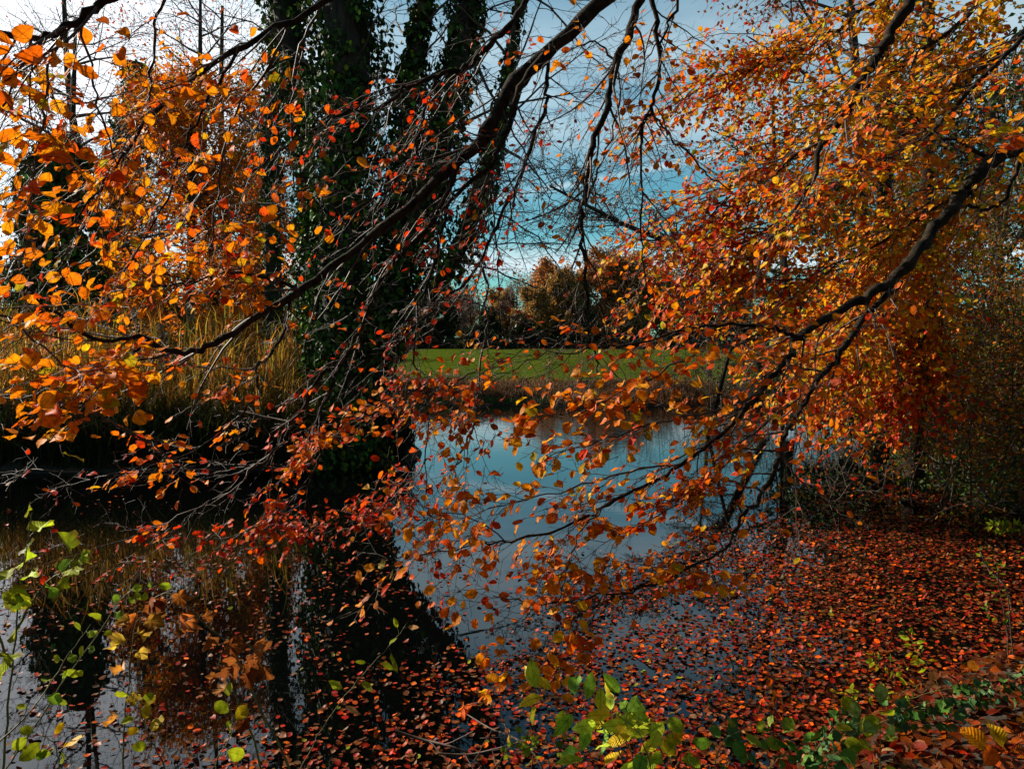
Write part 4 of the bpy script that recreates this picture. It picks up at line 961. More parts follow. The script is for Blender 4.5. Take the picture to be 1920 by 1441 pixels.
B.limb([(946, 1014, 3.1, 4), (880, 970, 3.1, 3), (800, 950, 3.1, 2), (740, 890, 3.1, 1)], dens=12, l1=.35, l2=.18, leaf=.9, key='org', size=.055, name='fork')
B.limb([(1690, 530, 3.95, 14), (1650, 562, 3.9, 15), (1621, 596, 3.9, 16), (1585, 647, 3.8, 17), (1559, 683, 3.8, 15), (1530, 724, 3.7, 13), (1504, 764, 3.7, 12), (1479, 807, 3.6, 12), (1464, 844, 3.6, 13), (1453, 880, 3.5, 13), (1431, 924, 3.5, 11), (1400, 960, 3.4, 8), (1377, 989, 3.4, 8),
        (1358, 1029, 3.3, 6), (1293, 1066, 3.2, 6), (1220, 1098, 3.2, 5), (1132, 1116, 3.1, 5), (1037, 1131, 3.1, 4), (972, 1124, 3.1, 3), (924, 1116, 3.1, 2)], dens=7, l1=.45, l2=.22, leaf=.75, key='org', size=.056, name='fork', tdir=(-.2, 0, -.1))
B.limb([(1431, 924, 3.5, 6), (1370, 900, 3.3, 5), (1320, 915, 3.2, 4), (1240, 960, 3.1, 3), (1150, 1010, 3.05, 2), (1080, 1060, 3.0, 1)], dens=12, l1=.32, l2=.16, leaf=1.6, key='org', size=.056, name='fork', tdir=(-.3, 0, 0))
B.limb([(1358, 1029, 3.3, 4), (1345, 1060, 3.2, 3), (1300, 1050, 3.2, 2), (1200, 1060, 3.1, 1)], dens=12, l1=.24, l2=.14, leaf=1.5, key='big', size=.066, name='fork')
B.limb([(1464, 844, 3.6, 6), (1500, 900, 3.6, 5), (1560, 940, 3.6, 3), (1600, 900, 3.6, 2)], dens=10, l1=.4, l2=.25, leaf=.5, key='red', size=.05, name='fork', tdir=(0, 0, -.2))
B.limb([(1530, 724, 3.7, 6), (1450, 780, 3.5, 5), (1380, 840, 3.4, 4), (1330, 900, 3.3, 3), (1230, 960, 3.2, 2)], dens=9, l1=.34, l2=.17, leaf=1.4, key='org', size=.06, name='fork', tdir=(-.3, 0, 0))
B.limb([(1860, 300, 4.3, 9), (1785, 262, 4.2, 9), (1730, 237, 4.1, 7), (1710, 210, 4.1, 4), (1650, 180, 4.1, 2)], dens=10, l1=.5, l2=.25, leaf=1.6, key='sun', size=.07, name='fork')
B.limb([(1916, 290, 4.4, 11), (1898, 346, 4.4, 10), (1873, 383, 4.4, 9), (1840, 394, 4.3, 8), (1811, 379, 4.2, 8)], dens=6, l1=.4, l2=.22, leaf=.8, key='sun', size=.06, name='fork')
B.done()
B = BeechBranch('dark beech limb slanting down from the top right through gold leaves', P(1722, -15, 4.6))
B.limb([(1722, -15, 4.6, 30), (1679, 47, 4.6, 27), (1654, 91, 4.6, 25), (1625, 135, 4.6, 24), (1599, 182, 4.6, 21), (1577, 222, 4.6, 19), (1548, 270, 4.6, 15), (1523, 339, 4.6, 10), (1490, 390, 4.6, 7), (1440, 450, 4.6, 4), (1390, 500, 4.6, 2)], dens=9, l1=.7, l2=.3, leaf=1.7, key='sun', size=.065, tdir=(-.3, 0, -.2), tmin=.15)
B.done()
B = BeechBranch('beech branch of golden leaves hanging from the right edge', P(1935, 60, 4.7))
B.limb([(1940, 50, 4.7, 14), (1880, 110, 4.7, 12), (1810, 180, 4.7, 10), (1740, 250, 4.7, 8), (1660, 300, 4.7, 6), (1580, 340, 4.6, 4), (1500, 380, 4.5, 2)], dens=11, l1=.7, l2=.3, leaf=2.4, key='sun', size=.068, tdir=(-.3, 0, -.1))
B.limb([(1950, 210, 3.6, 6), (1900, 240, 3.6, 5), (1850, 260, 3.6, 3)], dens=10, l1=.25, leaf=1.2, key='sun', size=.07, name='fork')
B.done()

# ------------------------------------------------------------------ the orange beech on the right: crown of long hanging sprays
def dense_beech(label, base, limbs, nspray, seed_dir, lsize, pal_of, limit=300, trunk_top=None, nl=6, l2n=6, slen=(.8, 1.5), group=None):
    t = thing('beech_tree', label, 'tree', base, group)
    a = Acc(); tr = catmull([base, base + (trunk_top - base) * .5 + np.array([.1, 0, 0]), trunk_top], 12); tubes(a, tr, np.linspace(.15, .07, 12), 12, bump=.03); a.build('trunk', M_BARK, t, smooth=True)
    tw = Acc(); starts, tans, wts = [], [], []
    for sp_ in limbs:
        pth, R, L_ = limb_path(sp_)
        a = Acc(); tubes(a, pth, R, 8, bump=.03); a.build('limb', M_BARK, t, smooth=True)
        starts.append(pth[2:]); tans.append(norm(np.gradient(pth, axis=0))[2:])
    starts = np.concatenate(starts); tans = np.concatenate(tans)
    i = rng.integers(0, len(starts), nspray)
    st = starts[i] + rng.normal(0, .05, (nspray, 3)); d = norm(tans[i] * .5 + np.array(seed_dir) + rng.normal(0, .38, (nspray, 3)))
    A1 = grow(st, d, rng.uniform(*slen, nspray), 10, .09, (-.02, 0, -.07)); R1 = np.full(nspray, .008)[:, None] * np.linspace(1, .25, 10); tubes(tw, A1, R1, 4)
    pl = norm(np.array([-.48, -.22, .75]) + rng.normal(0, .33, (nspray, 3)))
    pos, d, par, tt, rr, tan = children(A1, R1, l2n, .1, .98, .7, pl, .25)
    A2 = grow(pos, d, rng.uniform(.2, .5, len(pos)), 6, .12, (-.02, 0, -.05)); R2 = np.full(len(pos), .003)[:, None] * np.linspace(1, .5, 6); tubes(tw, A2, R2, 3)
    tw.build('twigs', M_TWIG, t, kind='stuff')
    pl2 = pl[par]
    LP, LY, LN = [], [], []
    for A_, p_, n_ in ((A1, pl, nl + 2), (A2, pl2, nl)):
        pos, d, pr, tt, rr, tan = children(A_, np.ones(A_.shape[:2]), n_, .08, 1, .85, p_, .3)
        LP.append(pos); LY.append(d + np.array([0, 0, -.35])); LN.append(p_[pr] + rng.normal(0, .38, pos.shape))
    pos, y, nr = np.concatenate(LP), np.concatenate(LY), np.concatenate(LN)
    key = pal_of(pos)
    for kname in np.unique(key):
        m_ = key == kname
        place_leaves(t, pos[m_], y[m_], nr[m_], lsize * rng.uniform(.65, 1.15, m_.sum()), PALS[kname], kname, limit=int(limit * m_.mean()))
    return t
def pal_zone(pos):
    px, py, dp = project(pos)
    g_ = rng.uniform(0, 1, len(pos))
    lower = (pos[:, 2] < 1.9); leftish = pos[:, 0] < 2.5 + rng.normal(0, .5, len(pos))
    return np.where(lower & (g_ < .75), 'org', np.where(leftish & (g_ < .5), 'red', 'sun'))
dense_beech('beech with the dense orange-gold crown filling the upper right', gp(1655, 12.5, .2), [
    [(1960, -120, 7.5, 16), (1850, 0, 7.3, 14), (1700, 120, 7.1, 12), (1560, 240, 7, 8), (1440, 330, 6.9, 4), (1370, 380, 6.9, 2)],
    [(1960, 20, 7, 14), (1850, 120, 7, 12), (1720, 230, 6.9, 10), (1600, 330, 6.8, 8), (1490, 410, 6.7, 5), (1390, 470, 6.6, 2)],
    [(1900, -200, 8, 16), (1720, -60, 8, 12), (1560, 60, 8, 9), (1440, 120, 8, 6), (1340, 150, 8, 3)],
    [(1960, 250, 7, 12), (1850, 320, 7, 10), (1740, 400, 6.9, 8), (1620, 470, 6.8, 5), (1520, 520, 6.7, 3)],
    [(1800, 380, 7.4, 9), (1740, 450, 7.3, 8), (1690, 520, 7.2, 6), (1640, 600, 7.1, 4)],
    [(1660, 500, 8, 7), (1620, 560, 7.8, 6), (1590, 640, 7.6, 4)]],
    270, (-.58, -.1, -.2), .070, pal_zone, trunk_top=P(1650, -300, 12), nl=6, l2n=8)
dense_beech('slim beech hung with a red and amber curtain of leaves above the right water', gp(1720, 11, .2), [
    [(1800, 420, 8.5, 8), (1740, 500, 8.4, 7), (1700, 580, 8.3, 4), (1690, 640, 8.2, 2)],
    [(1700, 430, 8.3, 8), (1640, 520, 8.2, 7), (1590, 600, 8.1, 4), (1575, 660, 8, 2)],
    [(1780, 500, 8.0, 6), (1745, 560, 8, 4), (1735, 620, 8, 2)]],
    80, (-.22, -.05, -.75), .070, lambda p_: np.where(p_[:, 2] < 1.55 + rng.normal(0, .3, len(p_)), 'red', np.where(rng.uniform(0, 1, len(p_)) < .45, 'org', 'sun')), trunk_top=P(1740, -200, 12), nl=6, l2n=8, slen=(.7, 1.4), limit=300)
# thin outer foliage of the upper middle, sparse and darker
t = mid_tree('beech_tree', 'sparsely leaved russet beech between the sky gap and the dense crown', gp(1640, 15), P(1560, -300, 14), .16, (4.2, 1.8, .8), (15, 8, 5), [(RED * .7, 3), (BRN, 3), (ORG * .7, 2), (LIME * .3, 1)], 3, .085, T_MED, .08, .3, M_LEAF, trop=(-.05, 0, -.02))
# ------------------------------------------------------------------ right: brown-olive shrub mass
PALS['olive'] = PAL_OLIVE
bush('hornbeam_shrub', 'large olive-brown shrub filling the right edge over the water', np.array([6.9, 10.3, .3]), (1.0, 1.2), 44, (3.6, 1.4, .55), PAL_OLIVE, 9, .055, tpl=T_LOW, mat=M_LEAF, spread=.05, lean=(-.15, -.1, .1), trop=(-.01, -.01, -.07), r0=.016, n2=9, n3=5, tw=M_TWIG)
bush('hornbeam_shrub', 'taller olive-brown shrub behind, at the right edge', np.array([8.6, 13.5, .4]), (1.8, 1.6), 46, (5.2, 1.9, .7), PAL_OLIVE, 8, .08, tpl=T_LOW, mat=M_LEAF, spread=.08, lean=(-.1, -.05, .2), trop=(-.01, 0, -.04), r0=.02, n2=9, n3=5, tw=M_TWIG)
mid_tree('conifer_tree', 'dark leafy tree closing the view behind the right shrubs', gp(1850, 20), gp(1850, 20, 10), .25, (4.5, 2, .9), (20, 8, 5), [(DGR, 3), (BRN * .5, 2), (GRN * .5, 1)], 12, .16, spread=.25, first=.03)
mid_tree('wood_tree', 'brown leafy tree far behind the orange crown', gp(1640, 24), gp(1640, 24, 9), .25, (4.5, 2, .9), (20, 8, 5), [(BRN * .6, 3), (DGR, 3)], 9, .17, spread=.25, first=.03)
# ivy creeping down the right bank
a = Acc(); n = 9000
i = rng.integers(8, 14, n); tt = rng.uniform(0, 1, n); pp = POND[i] * (1 - tt)[:, None] + POND[i + 1] * tt[:, None]
x = pp[:, 0] + rng.uniform(-.4, 1.6, n); y = pp[:, 1] + rng.normal(0, .5, n); s = sdist(x, y); k = s > -.15; x, y = x[k], y[k]
pos = np.stack([x, y, np.maximum(ground_z(x, y), .02) + rng.uniform(.0, .30, len(x)) ** 1.3], -1); n = len(pos)
leaves(a, T_MED, pos, norm(rng.normal(0, 1, (n, 3)) + [0, 0, -.3]), norm(rng.normal(0, .5, (n, 3)) + [0, -.3, 1]), rng.uniform(.04, .075, n), palette(n, [(GRN * .8, 3), (DGR, 4), (LIME * .5, .6), (BRN, 1)], .15))
tag(a.build('ivy_carpet', M_IVY, kind='stuff'), 'dark ivy creeping along the right bank to the water', None)

# ------------------------------------------------------------------ leaves floating on the pond and lying on the near bank
n = 240000
x = rng.uniform(-10, 8.5, n); y = 3.2 + rng.uniform(0, 1, n) ** 1.25 * 13
s = sdist(x, y)
def fbm(x, y, f):
    return (np.sin(x * f + 1.3 * np.sin(y * f * .8 + 1)) + np.sin(y * f * 1.7 + 1.9 * np.sin(x * f * .6 + 2)) + .6 * np.sin((x + y) * f * 2.3 + 1.1 * np.sin(x * f * 3))) / 2.6
front = 5.5 + np.where(x > 0, x * 1.3, x * 1.0) + .28 * fbm(x, y, 1.6)      # edge of the packed carpet
dd = (y - front)
dens = np.clip(1 - (dd + 2.0) / 2.4, .0, 1) ** .8 + .17 * np.exp(-np.clip(dd, 0, 9) / 1.3) * np.clip(.7 + fbm(x, y, 2.3), 0, 1)
dens = np.maximum(dens, .035 * (x < -1.0) * (y < 11.5) * np.clip(.6 + fbm(x, y, 1.9), 0, 1.4))
dens = np.maximum(dens, (x < -.3) * (y < 7.5) * (.09 + .09 * fbm(x, y, 2.2)))
dens = dens * np.clip(.68 + .42 * fbm(x, y, 3.1) + .25 * fbm(x + 3, y, 8.0), .05, 1) * np.clip((9.2 - y) / 4 + .5, .3, 1)
dens *= np.clip((11.6 - y) / 1.2, .06, 1)
k = (rng.uniform(0, 1, n) < dens) & (s < .02)
x, y = x[k], y[k]; n = len(x)
pos = np.stack([x, y, .003 + rng.uniform(0, .012, n) + np.abs(rng.normal(0, .003, n))], -1)
az = rng.uniform(0, 6.283, n); yd = np.stack([np.cos(az), np.sin(az), rng.normal(0, .10, n)], -1)
nr = norm(rng.normal(0, .20, (n, 3)) * np.array([1, 1, 0]) + [0, 0, 1.0]); size = .022 + .038 * rng.beta(2, 2.6, n)
fold = rng.uniform(-.15, .35, n); curl = rng.uniform(-.1, .35, n) + (rng.uniform(0, 1, n) < .2) * rng.uniform(.3, 1.3, n)
px, py, dp = project(pos); vis = (px > 0) & (px < 1920) & (py > 0) & (py < 1441)
order = np.argsort(-np.where(vis, size / dp, 0)); single = order[:290]
rest = np.setdiff1d(np.arange(n), single)
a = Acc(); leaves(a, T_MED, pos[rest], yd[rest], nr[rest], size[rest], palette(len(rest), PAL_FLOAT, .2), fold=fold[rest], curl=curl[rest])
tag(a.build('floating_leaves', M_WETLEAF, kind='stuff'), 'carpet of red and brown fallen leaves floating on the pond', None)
kinds = [('russet', [(BRN * .55, 3), (RED * .3, 1)], 'russet-brown fallen beech leaf afloat'), ('orange', [(ORG * .5, 3), (RED * .4, 1)], 'bright orange fallen beech leaf afloat'),
         ('red', [(RED * .4, 3), (CRIM * .4, 1)], 'deep red fallen beech leaf afloat'), ('pale', [(TAN * .45, 1)], 'pale tan fallen beech leaf afloat')]
zones = ['below the green sapling', 'beside the yellow-leaved weed', 'at the foot of the withered weed', 'left of the fallen sticks', 'around the pale stick', 'beside the yellow-green sapling', 'in front of the dark bramble', 'by the ivy trails']
vv = [leaf_variants('float_' + kk, pl_, T_FINE, 5, M_WETLEAF) for kk, pl_, _ in kinds]
for i in single:
    q_ = random.choices(range(4), (6, 1.3, 2, .7))[0]
    o = bpy.data.objects.new('fallen_leaf', random.choice(vv[q_])); COL.objects.link(o)
    z_ = zones[int(np.clip(px[i] // 240, 0, 7))]
    tag(o, kinds[q_][2] + ' ' + z_, 'leaf', kinds[q_][0] + ' fallen leaves afloat ' + z_)
    xx = np.cross(norm(yd[i]), nr[i]); yy = norm(yd[i]); nn_ = np.cross(xx, yy); sz = size[i]
    o.matrix_basis = Matrix(((xx[0] * sz, yy[0] * sz, nn_[0] * sz, pos[i, 0]), (xx[1] * sz, yy[1] * sz, nn_[1] * sz, pos[i, 1]), (xx[2] * sz, yy[2] * sz, nn_[2] * sz, pos[i, 2] + .006), (0, 0, 0, 1)))
# litter on the banks
a = Acc(); n = 30000
x = rng.uniform(-3, 7, n); y = rng.uniform(2.2, 7.5, n); s = sdist(x, y); k = (s > -.02) & (s < 2.6); x, y = x[k], y[k]; n = len(x)
pos = np.stack([x, y, ground_z(x, y) + rng.uniform(.004, .035, n)], -1); az = rng.uniform(0, 6.283, n)
leaves(a, T_MED, pos, np.stack([np.cos(az), np.sin(az), rng.normal(0, .3, n)], -1), norm(rng.normal(0, .45, (n, 3)) + [0, 0, 1.0]), rng.uniform(.05, .095, n), palette(n, [(BRN * .6, 5), (ORG * .45, 2), (RED * .35, 2), (TAN * .5, .8), (AMB * .4, .5), (BRN * .25, 2)], .25))
tag(a.build('leaf_litter', M_LEAF, kind='stuff'), 'litter of fallen autumn leaves on the near bank', None)

# ------------------------------------------------------------------ plants in the foreground
def plant(name, label, cat, stems_, leafpos, size, pal, key, tpl=T_FINE, group=None, name_leaf='leaf', mat=None, rs=.0022, droop=.3):
    """stems_: list of (rows px,py,d); leaves alternate along each, or at given spots."""
    t = thing(name, label, cat, P(*stems_[0][0][:3]), group)
    LP, LY, LN = [], [], []
    for rows, nl in stems_:
        pth = catmull(np.array([P(*r) for r in rows]), max(8, len(rows) * 4))
        pth[1:-1] += rng.normal(0, .002, pth[1:-1].shape)
        a = Acc(); tubes(a, pth, np.linspace(rs * 1.4, rs * .5, len(pth)), 5); a.build('stem', M_STEM, t, smooth=True)
        if nl:
            pos, d, par, tt, rr, tan = children(pth[None], np.ones((1, len(pth))), nl, .3, 1.0, .95, norm(rng.normal(0, .4, (1, 3)) + np.array([[0, -.8, .5]])), .35)
            pet = Acc(); e = pos + d * size * .35; tubes(pet, np.stack([pos, (pos + e) / 2 + [0, 0, .003], e], 1), np.full((len(pos), 3), .0009), 3); pet.build('petioles', M_STEM, t, kind='stuff')
            LP.append(e); LY.append(d + np.array([0, 0, -droop])); LN.append(np.array([0, -.65, .6]) + rng.normal(0, .5, pos.shape))
    if LP:
        pos = np.concatenate(LP)
        place_leaves(t, pos, np.concatenate(LY), np.concatenate(LN), size * rng.uniform(.6, 1.15, len(pos)), pal, key, tpl_obj=tpl, tpl_rest=tpl, mat=mat, name=name_leaf)
    return t
PAL_GRN = [(np.array([.20, .30, .02]), 2.5), (LIME, 3), (GRN * 1.4, 1.5), (YEL * .6, .4)]
def plant_(rows_list, **kw): pass
def P3(rows): return [tuple(r) for r in rows]
def mkplant(name, label, cat, stems_, size, pal, key, **kw):
    st = [(P3(r), n_) for r, n_ in stems_]
    t = thing(name, label, cat, P(*st[0][0][0]), kw.pop('group', None))
    tpl = kw.get('tpl', T_FINE); rs = kw.get('rs', .0022); mat = kw.get('mat'); droop = kw.get('droop', .3); smat = kw.get('smat', M_STEM)
    LP, LY, LN = [], [], []
    for rows, nl in st:
        pth = catmull(np.array([P(*r) for r in rows]), max(8, len(rows) * 4)); pth[1:-1] += rng.normal(0, .002, pth[1:-1].shape)
        a = Acc(); tubes(a, pth, np.linspace(rs * 1.4, rs * .5, len(pth)), 5); a.build('stem', smat, t, smooth=True)
        if nl:
            pos, d, par, tt, rr, tan = children(pth[None], np.ones((1, len(pth))), nl, kw.get('tmin', .3), 1.0, .95, norm(rng.normal(0, .3, (1, 3)) + np.array([[0, -.8, .5]])), .35)
            e = pos + norm(d) * size * .35; pet = Acc(); tubes(pet, np.stack([pos, (pos + e) / 2 + [0, 0, .003], e], 1), np.full((len(pos), 3), .0009), 3); pet.build('petioles', smat, t, kind='stuff')
            LP.append(e); LY.append(norm(d) + np.array([0, 0, -droop])); LN.append(np.array([0, -.6, .65]) + rng.normal(0, .5, pos.shape))
    if LP:
        pos = np.concatenate(LP)
        place_leaves(t, pos, np.concatenate(LY), np.concatenate(LN), size * rng.uniform(.6, 1.15, len(pos)), pal, key, tpl_obj=tpl, tpl_rest=tpl, mat=mat)
    return t
mkplant('sycamore_sapling', 'green sapling with broad lobed leaves at the lower left edge', 'sapling', [
    ([(0, 1500, 2.3), (15, 1330, 2.3), (30, 1180, 2.3), (45, 1060, 2.35), (60, 960, 2.4)], 10),
    ([(30, 1180, 2.3), (80, 1100, 2.3), (120, 1070, 2.3), (150, 1030, 2.3)], 7), ([(20, 1250, 2.3), (-20, 1130, 2.2), (20, 1100, 2.2)], 6)], .072, PAL_GRN, 'sycamore', tpl=T_LOBED, rs=.003)
mkplant('bramble_shoot', 'slanting shoots with small green leaves crossing the lower left corner', 'shoot', [
    ([(-10, 1470, 2.4), (60, 1370, 2.4), (130, 1260, 2.4), (190, 1180, 2.4), (240, 1110, 2.4), (290, 1100, 2.4)], 16),
    ([(-10, 1400, 2.2), (60, 1330, 2.3), (120, 1240, 2.4), (170, 1170, 2.4)], 8)], .044, PAL_GRN, 'shoot', tpl=T_FINE)
PAL_DRY = [(np.array([.42, .13, .02]), 3), (np.array([.26, .07, .014]), 3), (np.array([.50, .25, .04]), 1)]
mkplant('withered_weed', 'arching weed with limp rust-brown withered leaves', 'weed', [
    ([(560, 1480, 2.6), (510, 1370, 2.6), (470, 1290, 2.6), (430, 1210, 2.6), (375, 1160, 2.6), (330, 1118, 2.6), (300, 1115, 2.6), (265, 1150, 2.6)], 11),
    ([(500, 1480, 2.7), (470, 1370, 2.7), (430, 1280, 2.7), (405, 1240, 2.7)], 6), ([(430, 1210, 2.6), (470, 1210, 2.6), (485, 1250, 2.6)], 3)], .066, PAL_DRY, 'dry', tpl=T_LOBED, rs=.0035, droop=1.6, smat=M_STEM)
mkplant('withered_weed', 'thin weed with yellow and ochre crumpled leaves beside the rusty one', 'weed', [
    ([(230, 1480, 2.5), (232, 1380, 2.5), (242, 1270, 2.5), (250, 1190, 2.5), (262, 1150, 2.5)], 8)], .058, [(np.array([.62, .40, .04]), 3), (np.array([.55, .25, .03]), 2)], 'ochre', tpl=T_LOBED, rs=.0025, droop=1.2)
mkplant('yellowing_weed', 'low yellow-green leaved weed over the bottom left water', 'weed', [
    ([(320, 1480, 2.4), (300, 1420, 2.4), (275, 1370, 2.4), (262, 1330, 2.4), (250, 1300, 2.4)], 9), ([(120, 1480, 2.3), (110, 1430, 2.3), (100, 1390, 2.3), (60, 1370, 2.3)], 8), ([(400, 1480, 2.5), (410, 1420, 2.5), (440, 1360, 2.5), (420, 1300, 2.5)], 5)], .06, [(YEL * .8, 3), (LIME, 3), (GRN, 1)], 'yellowing', rs=.002)
mkplant('willow_shoot', 'single curved shoot with narrow pale green leaves before the dark reflection', 'shoot', [
    ([(560, 1450, 3.0), (600, 1370, 3.0), (650, 1300, 3.0), (698, 1245, 3.0), (730, 1210, 3.0), (765, 1165, 3.0)], 9)], .075, [(LIME * .8, 3), (TAN, 1)], 'willow', tpl=T_LANCE, rs=.0016)
mkplant('dogwood_sapling', 'bright yellow-green sapling standing at the bottom centre', 'sapling', [
    ([(1180, 1490, 2.3), (1165, 1420, 2.3), (1130, 1360, 2.3), (1085, 1325, 2.3), (1040, 1305, 2.3), (1000, 1308, 2.3)], 13),
    ([(1200, 1490, 2.3), (1190, 1420, 2.3), (1150, 1350, 2.35), (1175, 1310, 2.35)], 12), ([(1230, 1490, 2.25), (1215, 1420, 2.25), (1195, 1370, 2.25), (1160, 1340, 2.25)], 11), ([(1150, 1490, 2.3), (1120, 1440, 2.3), (1100, 1400, 2.3)], 6)],
    .088, PAL_LIME, 'lime', tpl=T_OVATE, rs=.002)
mkplant('elder_seedling', 'green seedling leaning right of the yellow-green sapling', 'seedling', [
    ([(1260, 1480, 2.4), (1275, 1420, 2.4), (1290, 1380, 2.4)], 8), ([(1300, 1480, 2.4), (1260, 1430, 2.4), (1245, 1410, 2.4)], 5)], .06, PAL_GRN, 'seed', rs=.002)
mkplant('bramble', 'low dark green bramble at the bottom, right of centre', 'bramble', [
    ([(1340, 1490, 2.7), (1370, 1420, 2.7), (1430, 1375, 2.7), (1470, 1380, 2.7)], 14), ([(1420, 1490, 2.7), (1450, 1430, 2.7), (1500, 1400, 2.7), (1540, 1420, 2.7)], 12), ([(1330, 1480, 2.7), (1350, 1400, 2.7), (1390, 1365, 2.7)], 9), ([(1530, 1490, 2.7), (1550, 1430, 2.7), (1580, 1400, 2.7)], 7)],
    .062, [(GRN * 1.3, 3), (DGR * 2, 3), (LIME * .6, 1)], 'bramble', rs=.002, mat=M_IVY)
mkplant('ground_ivy', 'small pale green ivy shoots beside the fallen stick', 'ivy', [
    ([(930, 1470, 2.8), (940, 1420, 2.8), (970, 1390, 2.8), (1000, 1400, 2.8)], 16), ([(990, 1470, 2.8), (1000, 1410, 2.8), (980, 1370, 2.8)], 9), ([(1060, 1470, 2.8), (1058, 1410, 2.8), (1070, 1380, 2.8)], 6)], .03, PAL_GRN, 'givy', tpl=T_LOBED, rs=.0012)
mkplant('honeysuckle', 'lemon-yellow leaved twigs trailing over the leaf carpet at the right', 'shrub', [
    ([(1800, 1300, 4.2), (1740, 1280, 4.2), (1680, 1300, 4.2), (1620, 1300, 4.2), (1575, 1300, 4.2)], 24), ([(1780, 1330, 4.2), (1740, 1250, 4.3), (1720, 1220, 4.3), (1700, 1180, 4.3)], 20), ([(1750, 1290, 4.2), (1700, 1260, 4.2), (1650, 1240, 4.2), (1640, 1230, 4.2)], 14)],
    .055, [(YEL, 2), (LIME, 3), (GRN * 1.4, 1)], 'honey', tpl=T_LANCE, rs=.0018)
mkplant('elm_seedling', 'light green seedling with paired leaves at the bottom right', 'seedling', [
    ([(1640, 1470, 3.0), (1635, 1410, 3.0), (1610, 1370, 3.0), (1620, 1340, 3.0)], 9), ([(1650, 1480, 3.0), (1650, 1400, 3.0), (1650, 1330, 3.0)], 8)], .078, [(LIME, 3), (np.array([.2, .3, .05]), 2)], 'elm', rs=.0018)
mkplant('wispy_sapling', 'tall wispy two-stemmed sapling at the right edge', 'sapling', [
    ([(1905, 1280, 5.0), (1895, 1180, 5.0), (1885, 1100, 5.0), (1850, 1060, 5.0), (1835, 1035, 5.0)], 12), ([(1892, 1270, 5.0), (1888, 1180, 5.0), (1870, 1080, 5.0), (1880, 1060, 5.0)], 10), ([(1888, 1170, 5.0), (1860, 1150, 5.0), (1845, 1140, 5.0)], 8)], .05, [(LIME * .7, 3), (GRN * 1.3, 2)], 'wisp', tpl=T_LANCE, rs=.004, smat=M_TWIG)
mkplant('fern_clump', 'small bright green clump under the right-hand shrub', 'plant', [
    ([(1900, 1010, 8.2), (1880, 990, 8.2), (1860, 985, 8.2)], 40), ([(1930, 1010, 8.2), (1910, 990, 8.2), (1890, 985, 8.2)], 40)], .07, PAL_GRN, 'fern', tpl=T_LANCE, rs=.004)
# ivy trails on the right bank, bottom corner
for k_, (rows, lab) in enumerate([([(1490, 1480, 3.2), (1520, 1420, 3.3), (1560, 1370, 3.5), (1600, 1330, 3.7)], 'dark ivy trail along the water edge at the bottom right'),
                                  ([(1600, 1360, 3.5), (1660, 1330, 3.6), (1720, 1330, 3.6), (1790, 1330, 3.6)], 'ivy trail with glossy leaves crossing the leaf litter'),
                                  ([(1700, 1310, 4.0), (1780, 1290, 4.0), (1850, 1290, 4.0), (1930, 1270, 4.1)], 'upper ivy trail reaching the right edge')]):
    mkplant('ivy_trail', lab, 'ivy', [(rows, 22), ([(r[0] + 10, r[1] + 18, r[2]) for r in rows], 22)], .052, [(GRN * .9, 3), (DGR * 1.6, 3), (np.array([.05, .09, .05]), 2)], 'ivyt', tpl=T_LOBED, rs=.002, mat=M_IVY, group='ivy trails on the right bank', droop=.1)
# large single leaves in the right corner
for px, py, sz, lab, pl_ in ((1850, 1405, .105, 'large ribbed golden beech leaf lying in the bottom right corner', [(AMB * .8, 1)]), (1880, 1400, .09, 'upright yellow beech leaf tip beside the large ribbed one', [(YEL * .8, 1)]), (1845, 1435, .095, 'ribbed brown-orange beech leaf at the very corner edge', [(ORG * .8, 1)])):
    v_ = leaf_variants(lab, pl_, T_FINE, 1)[0]
    o = bpy.data.objects.new('large_leaf', v_); COL.objects.link(o); tag(o, lab, 'leaf'); p_ = P(px, py, 2.9)
    yv = norm(np.array([rng.normal(0, .5), .4, .7])); nv = norm(np.array([0, -.8, .5])); xv = norm(np.cross(yv, nv)); nv = np.cross(xv, yv)
    o.matrix_basis = Matrix([[xv[i] * sz, yv[i] * sz, nv[i] * sz, p_[i]] for i in range(3)] + [[0, 0, 0, 1]])
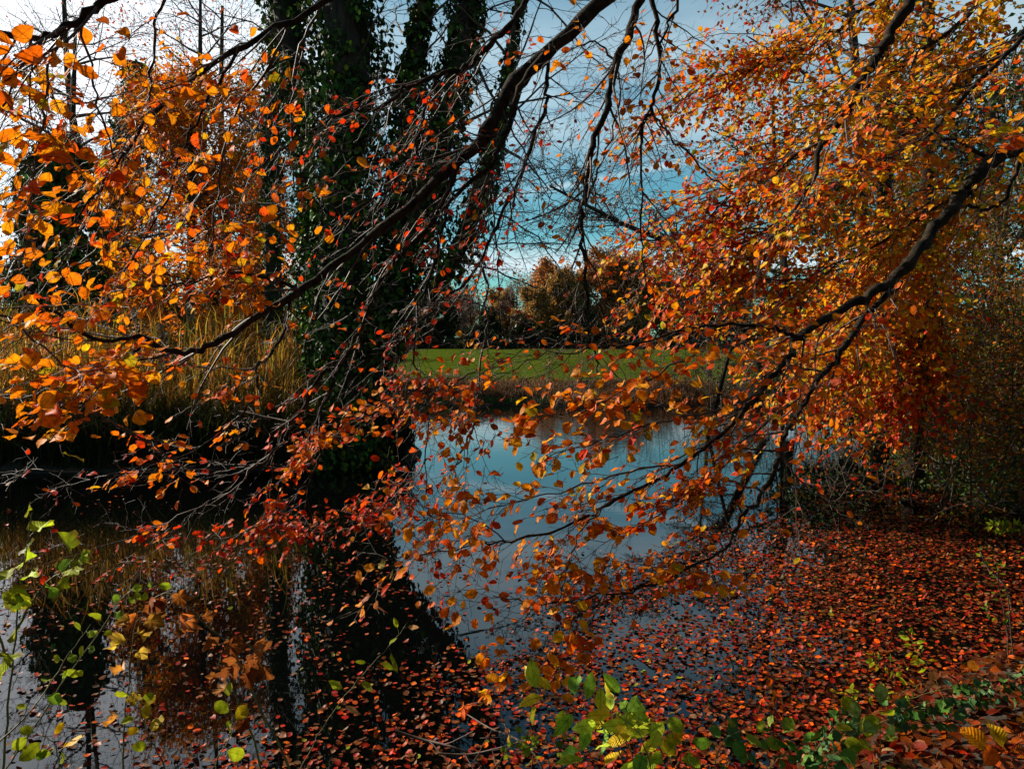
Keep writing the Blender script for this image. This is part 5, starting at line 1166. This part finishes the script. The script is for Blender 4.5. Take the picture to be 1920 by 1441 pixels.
# fallen sticks
def stick(label, rows, r):
    pts = np.array([P(*q_) for q_ in rows]); pth = catmull(pts, 14); t = thing('stick', label, 'stick', pth[0])
    a = Acc(); tubes(a, pth, np.linspace(r, r * .5, 14), 6, bump=.06); a.build('stem', M_TWIG, t, smooth=True)
    pos, d, par, tt, rr, tan = children(pth[None], np.full((1, 14), r), 3, .3, .9, .6, None, .3)
    for i in range(len(pos)):
        a = Acc(); g_ = grow(pos[i:i + 1], d[i:i + 1], np.array([.18]), 5, .1); tubes(a, g_, np.full((1, 5), r * .35), 4); a.build('twig', M_TWIG, t)
stick('pale bare stick lying diagonally over the leaves at bottom centre', [(1030, 1470, 2.8), (1000, 1410, 2.9), (960, 1380, 3.1), (920, 1365, 3.3), (875, 1338, 3.5)], .006)
stick('thin curved stick nearly level across the bottom leaves', [(820, 1412, 3.4), (880, 1413, 3.4), (940, 1400, 3.3), (990, 1385, 3.2)], .005)
stick('dark stick half sunk among the leaves near the bottom', [(740, 1370, 3.6), (790, 1385, 3.6), (850, 1400, 3.5), (900, 1420, 3.5)], .008)
stick('long reed-thin stick rising out of the leaves at the right', [(1838, 1035, 7.2), (1855, 1070, 6.8), (1885, 1100, 6.5), (1900, 1160, 6.0)], .006)

# unseen beeches of the near-bank wood, added behind the viewpoint to block sky light
for bx_, by_, lab in ((5.5, -3.0, 'unseen large beech added on the near bank, where the overhanging limbs come from'), (-3.5, -6.0, 'unseen beech added on the near bank to the left, blocking sky light'), (1.0, -9.0, 'unseen beech added deep in the near-bank wood, blocking sky light')):
    b_ = np.array([bx_, by_, .45]); t = thing('beech_tree', lab, 'tree', b_, None)
    a = Acc(); tubes(a, catmull([b_, b_ + [.1, 0, 4], b_ + [0, .3, 9]], 10), np.linspace(.38, .2, 10), 14, bump=.02); a.build('trunk', M_BARK, t, smooth=True)
    a = Acc(); n = 5200; q_ = norm(rng.normal(0, 1, (n, 3))) * rng.uniform(.3, 1, (n, 1)) ** .5 * np.array([5.0, 3.8, 4.6]) + b_ + [0, -.6, 6.6]
    q_ = q_[(q_[:, 1] < .2) & (q_[:, 2] > 1.2)]; n = len(q_)
    leaves(a, T_MED, q_, norm(rng.normal(0, 1, (n, 3))), norm(rng.normal(0, .7, (n, 3)) + [0, 0, .6]), rng.uniform(.2, .42, n), palette(n, [(ORG * .6, 2), (BRN, 3), (GRN, 2)])); a.build('crown', M_LEAF_FAR, t, kind='stuff')
for o in THINGS:
    if '_o' in o: del o['_o']
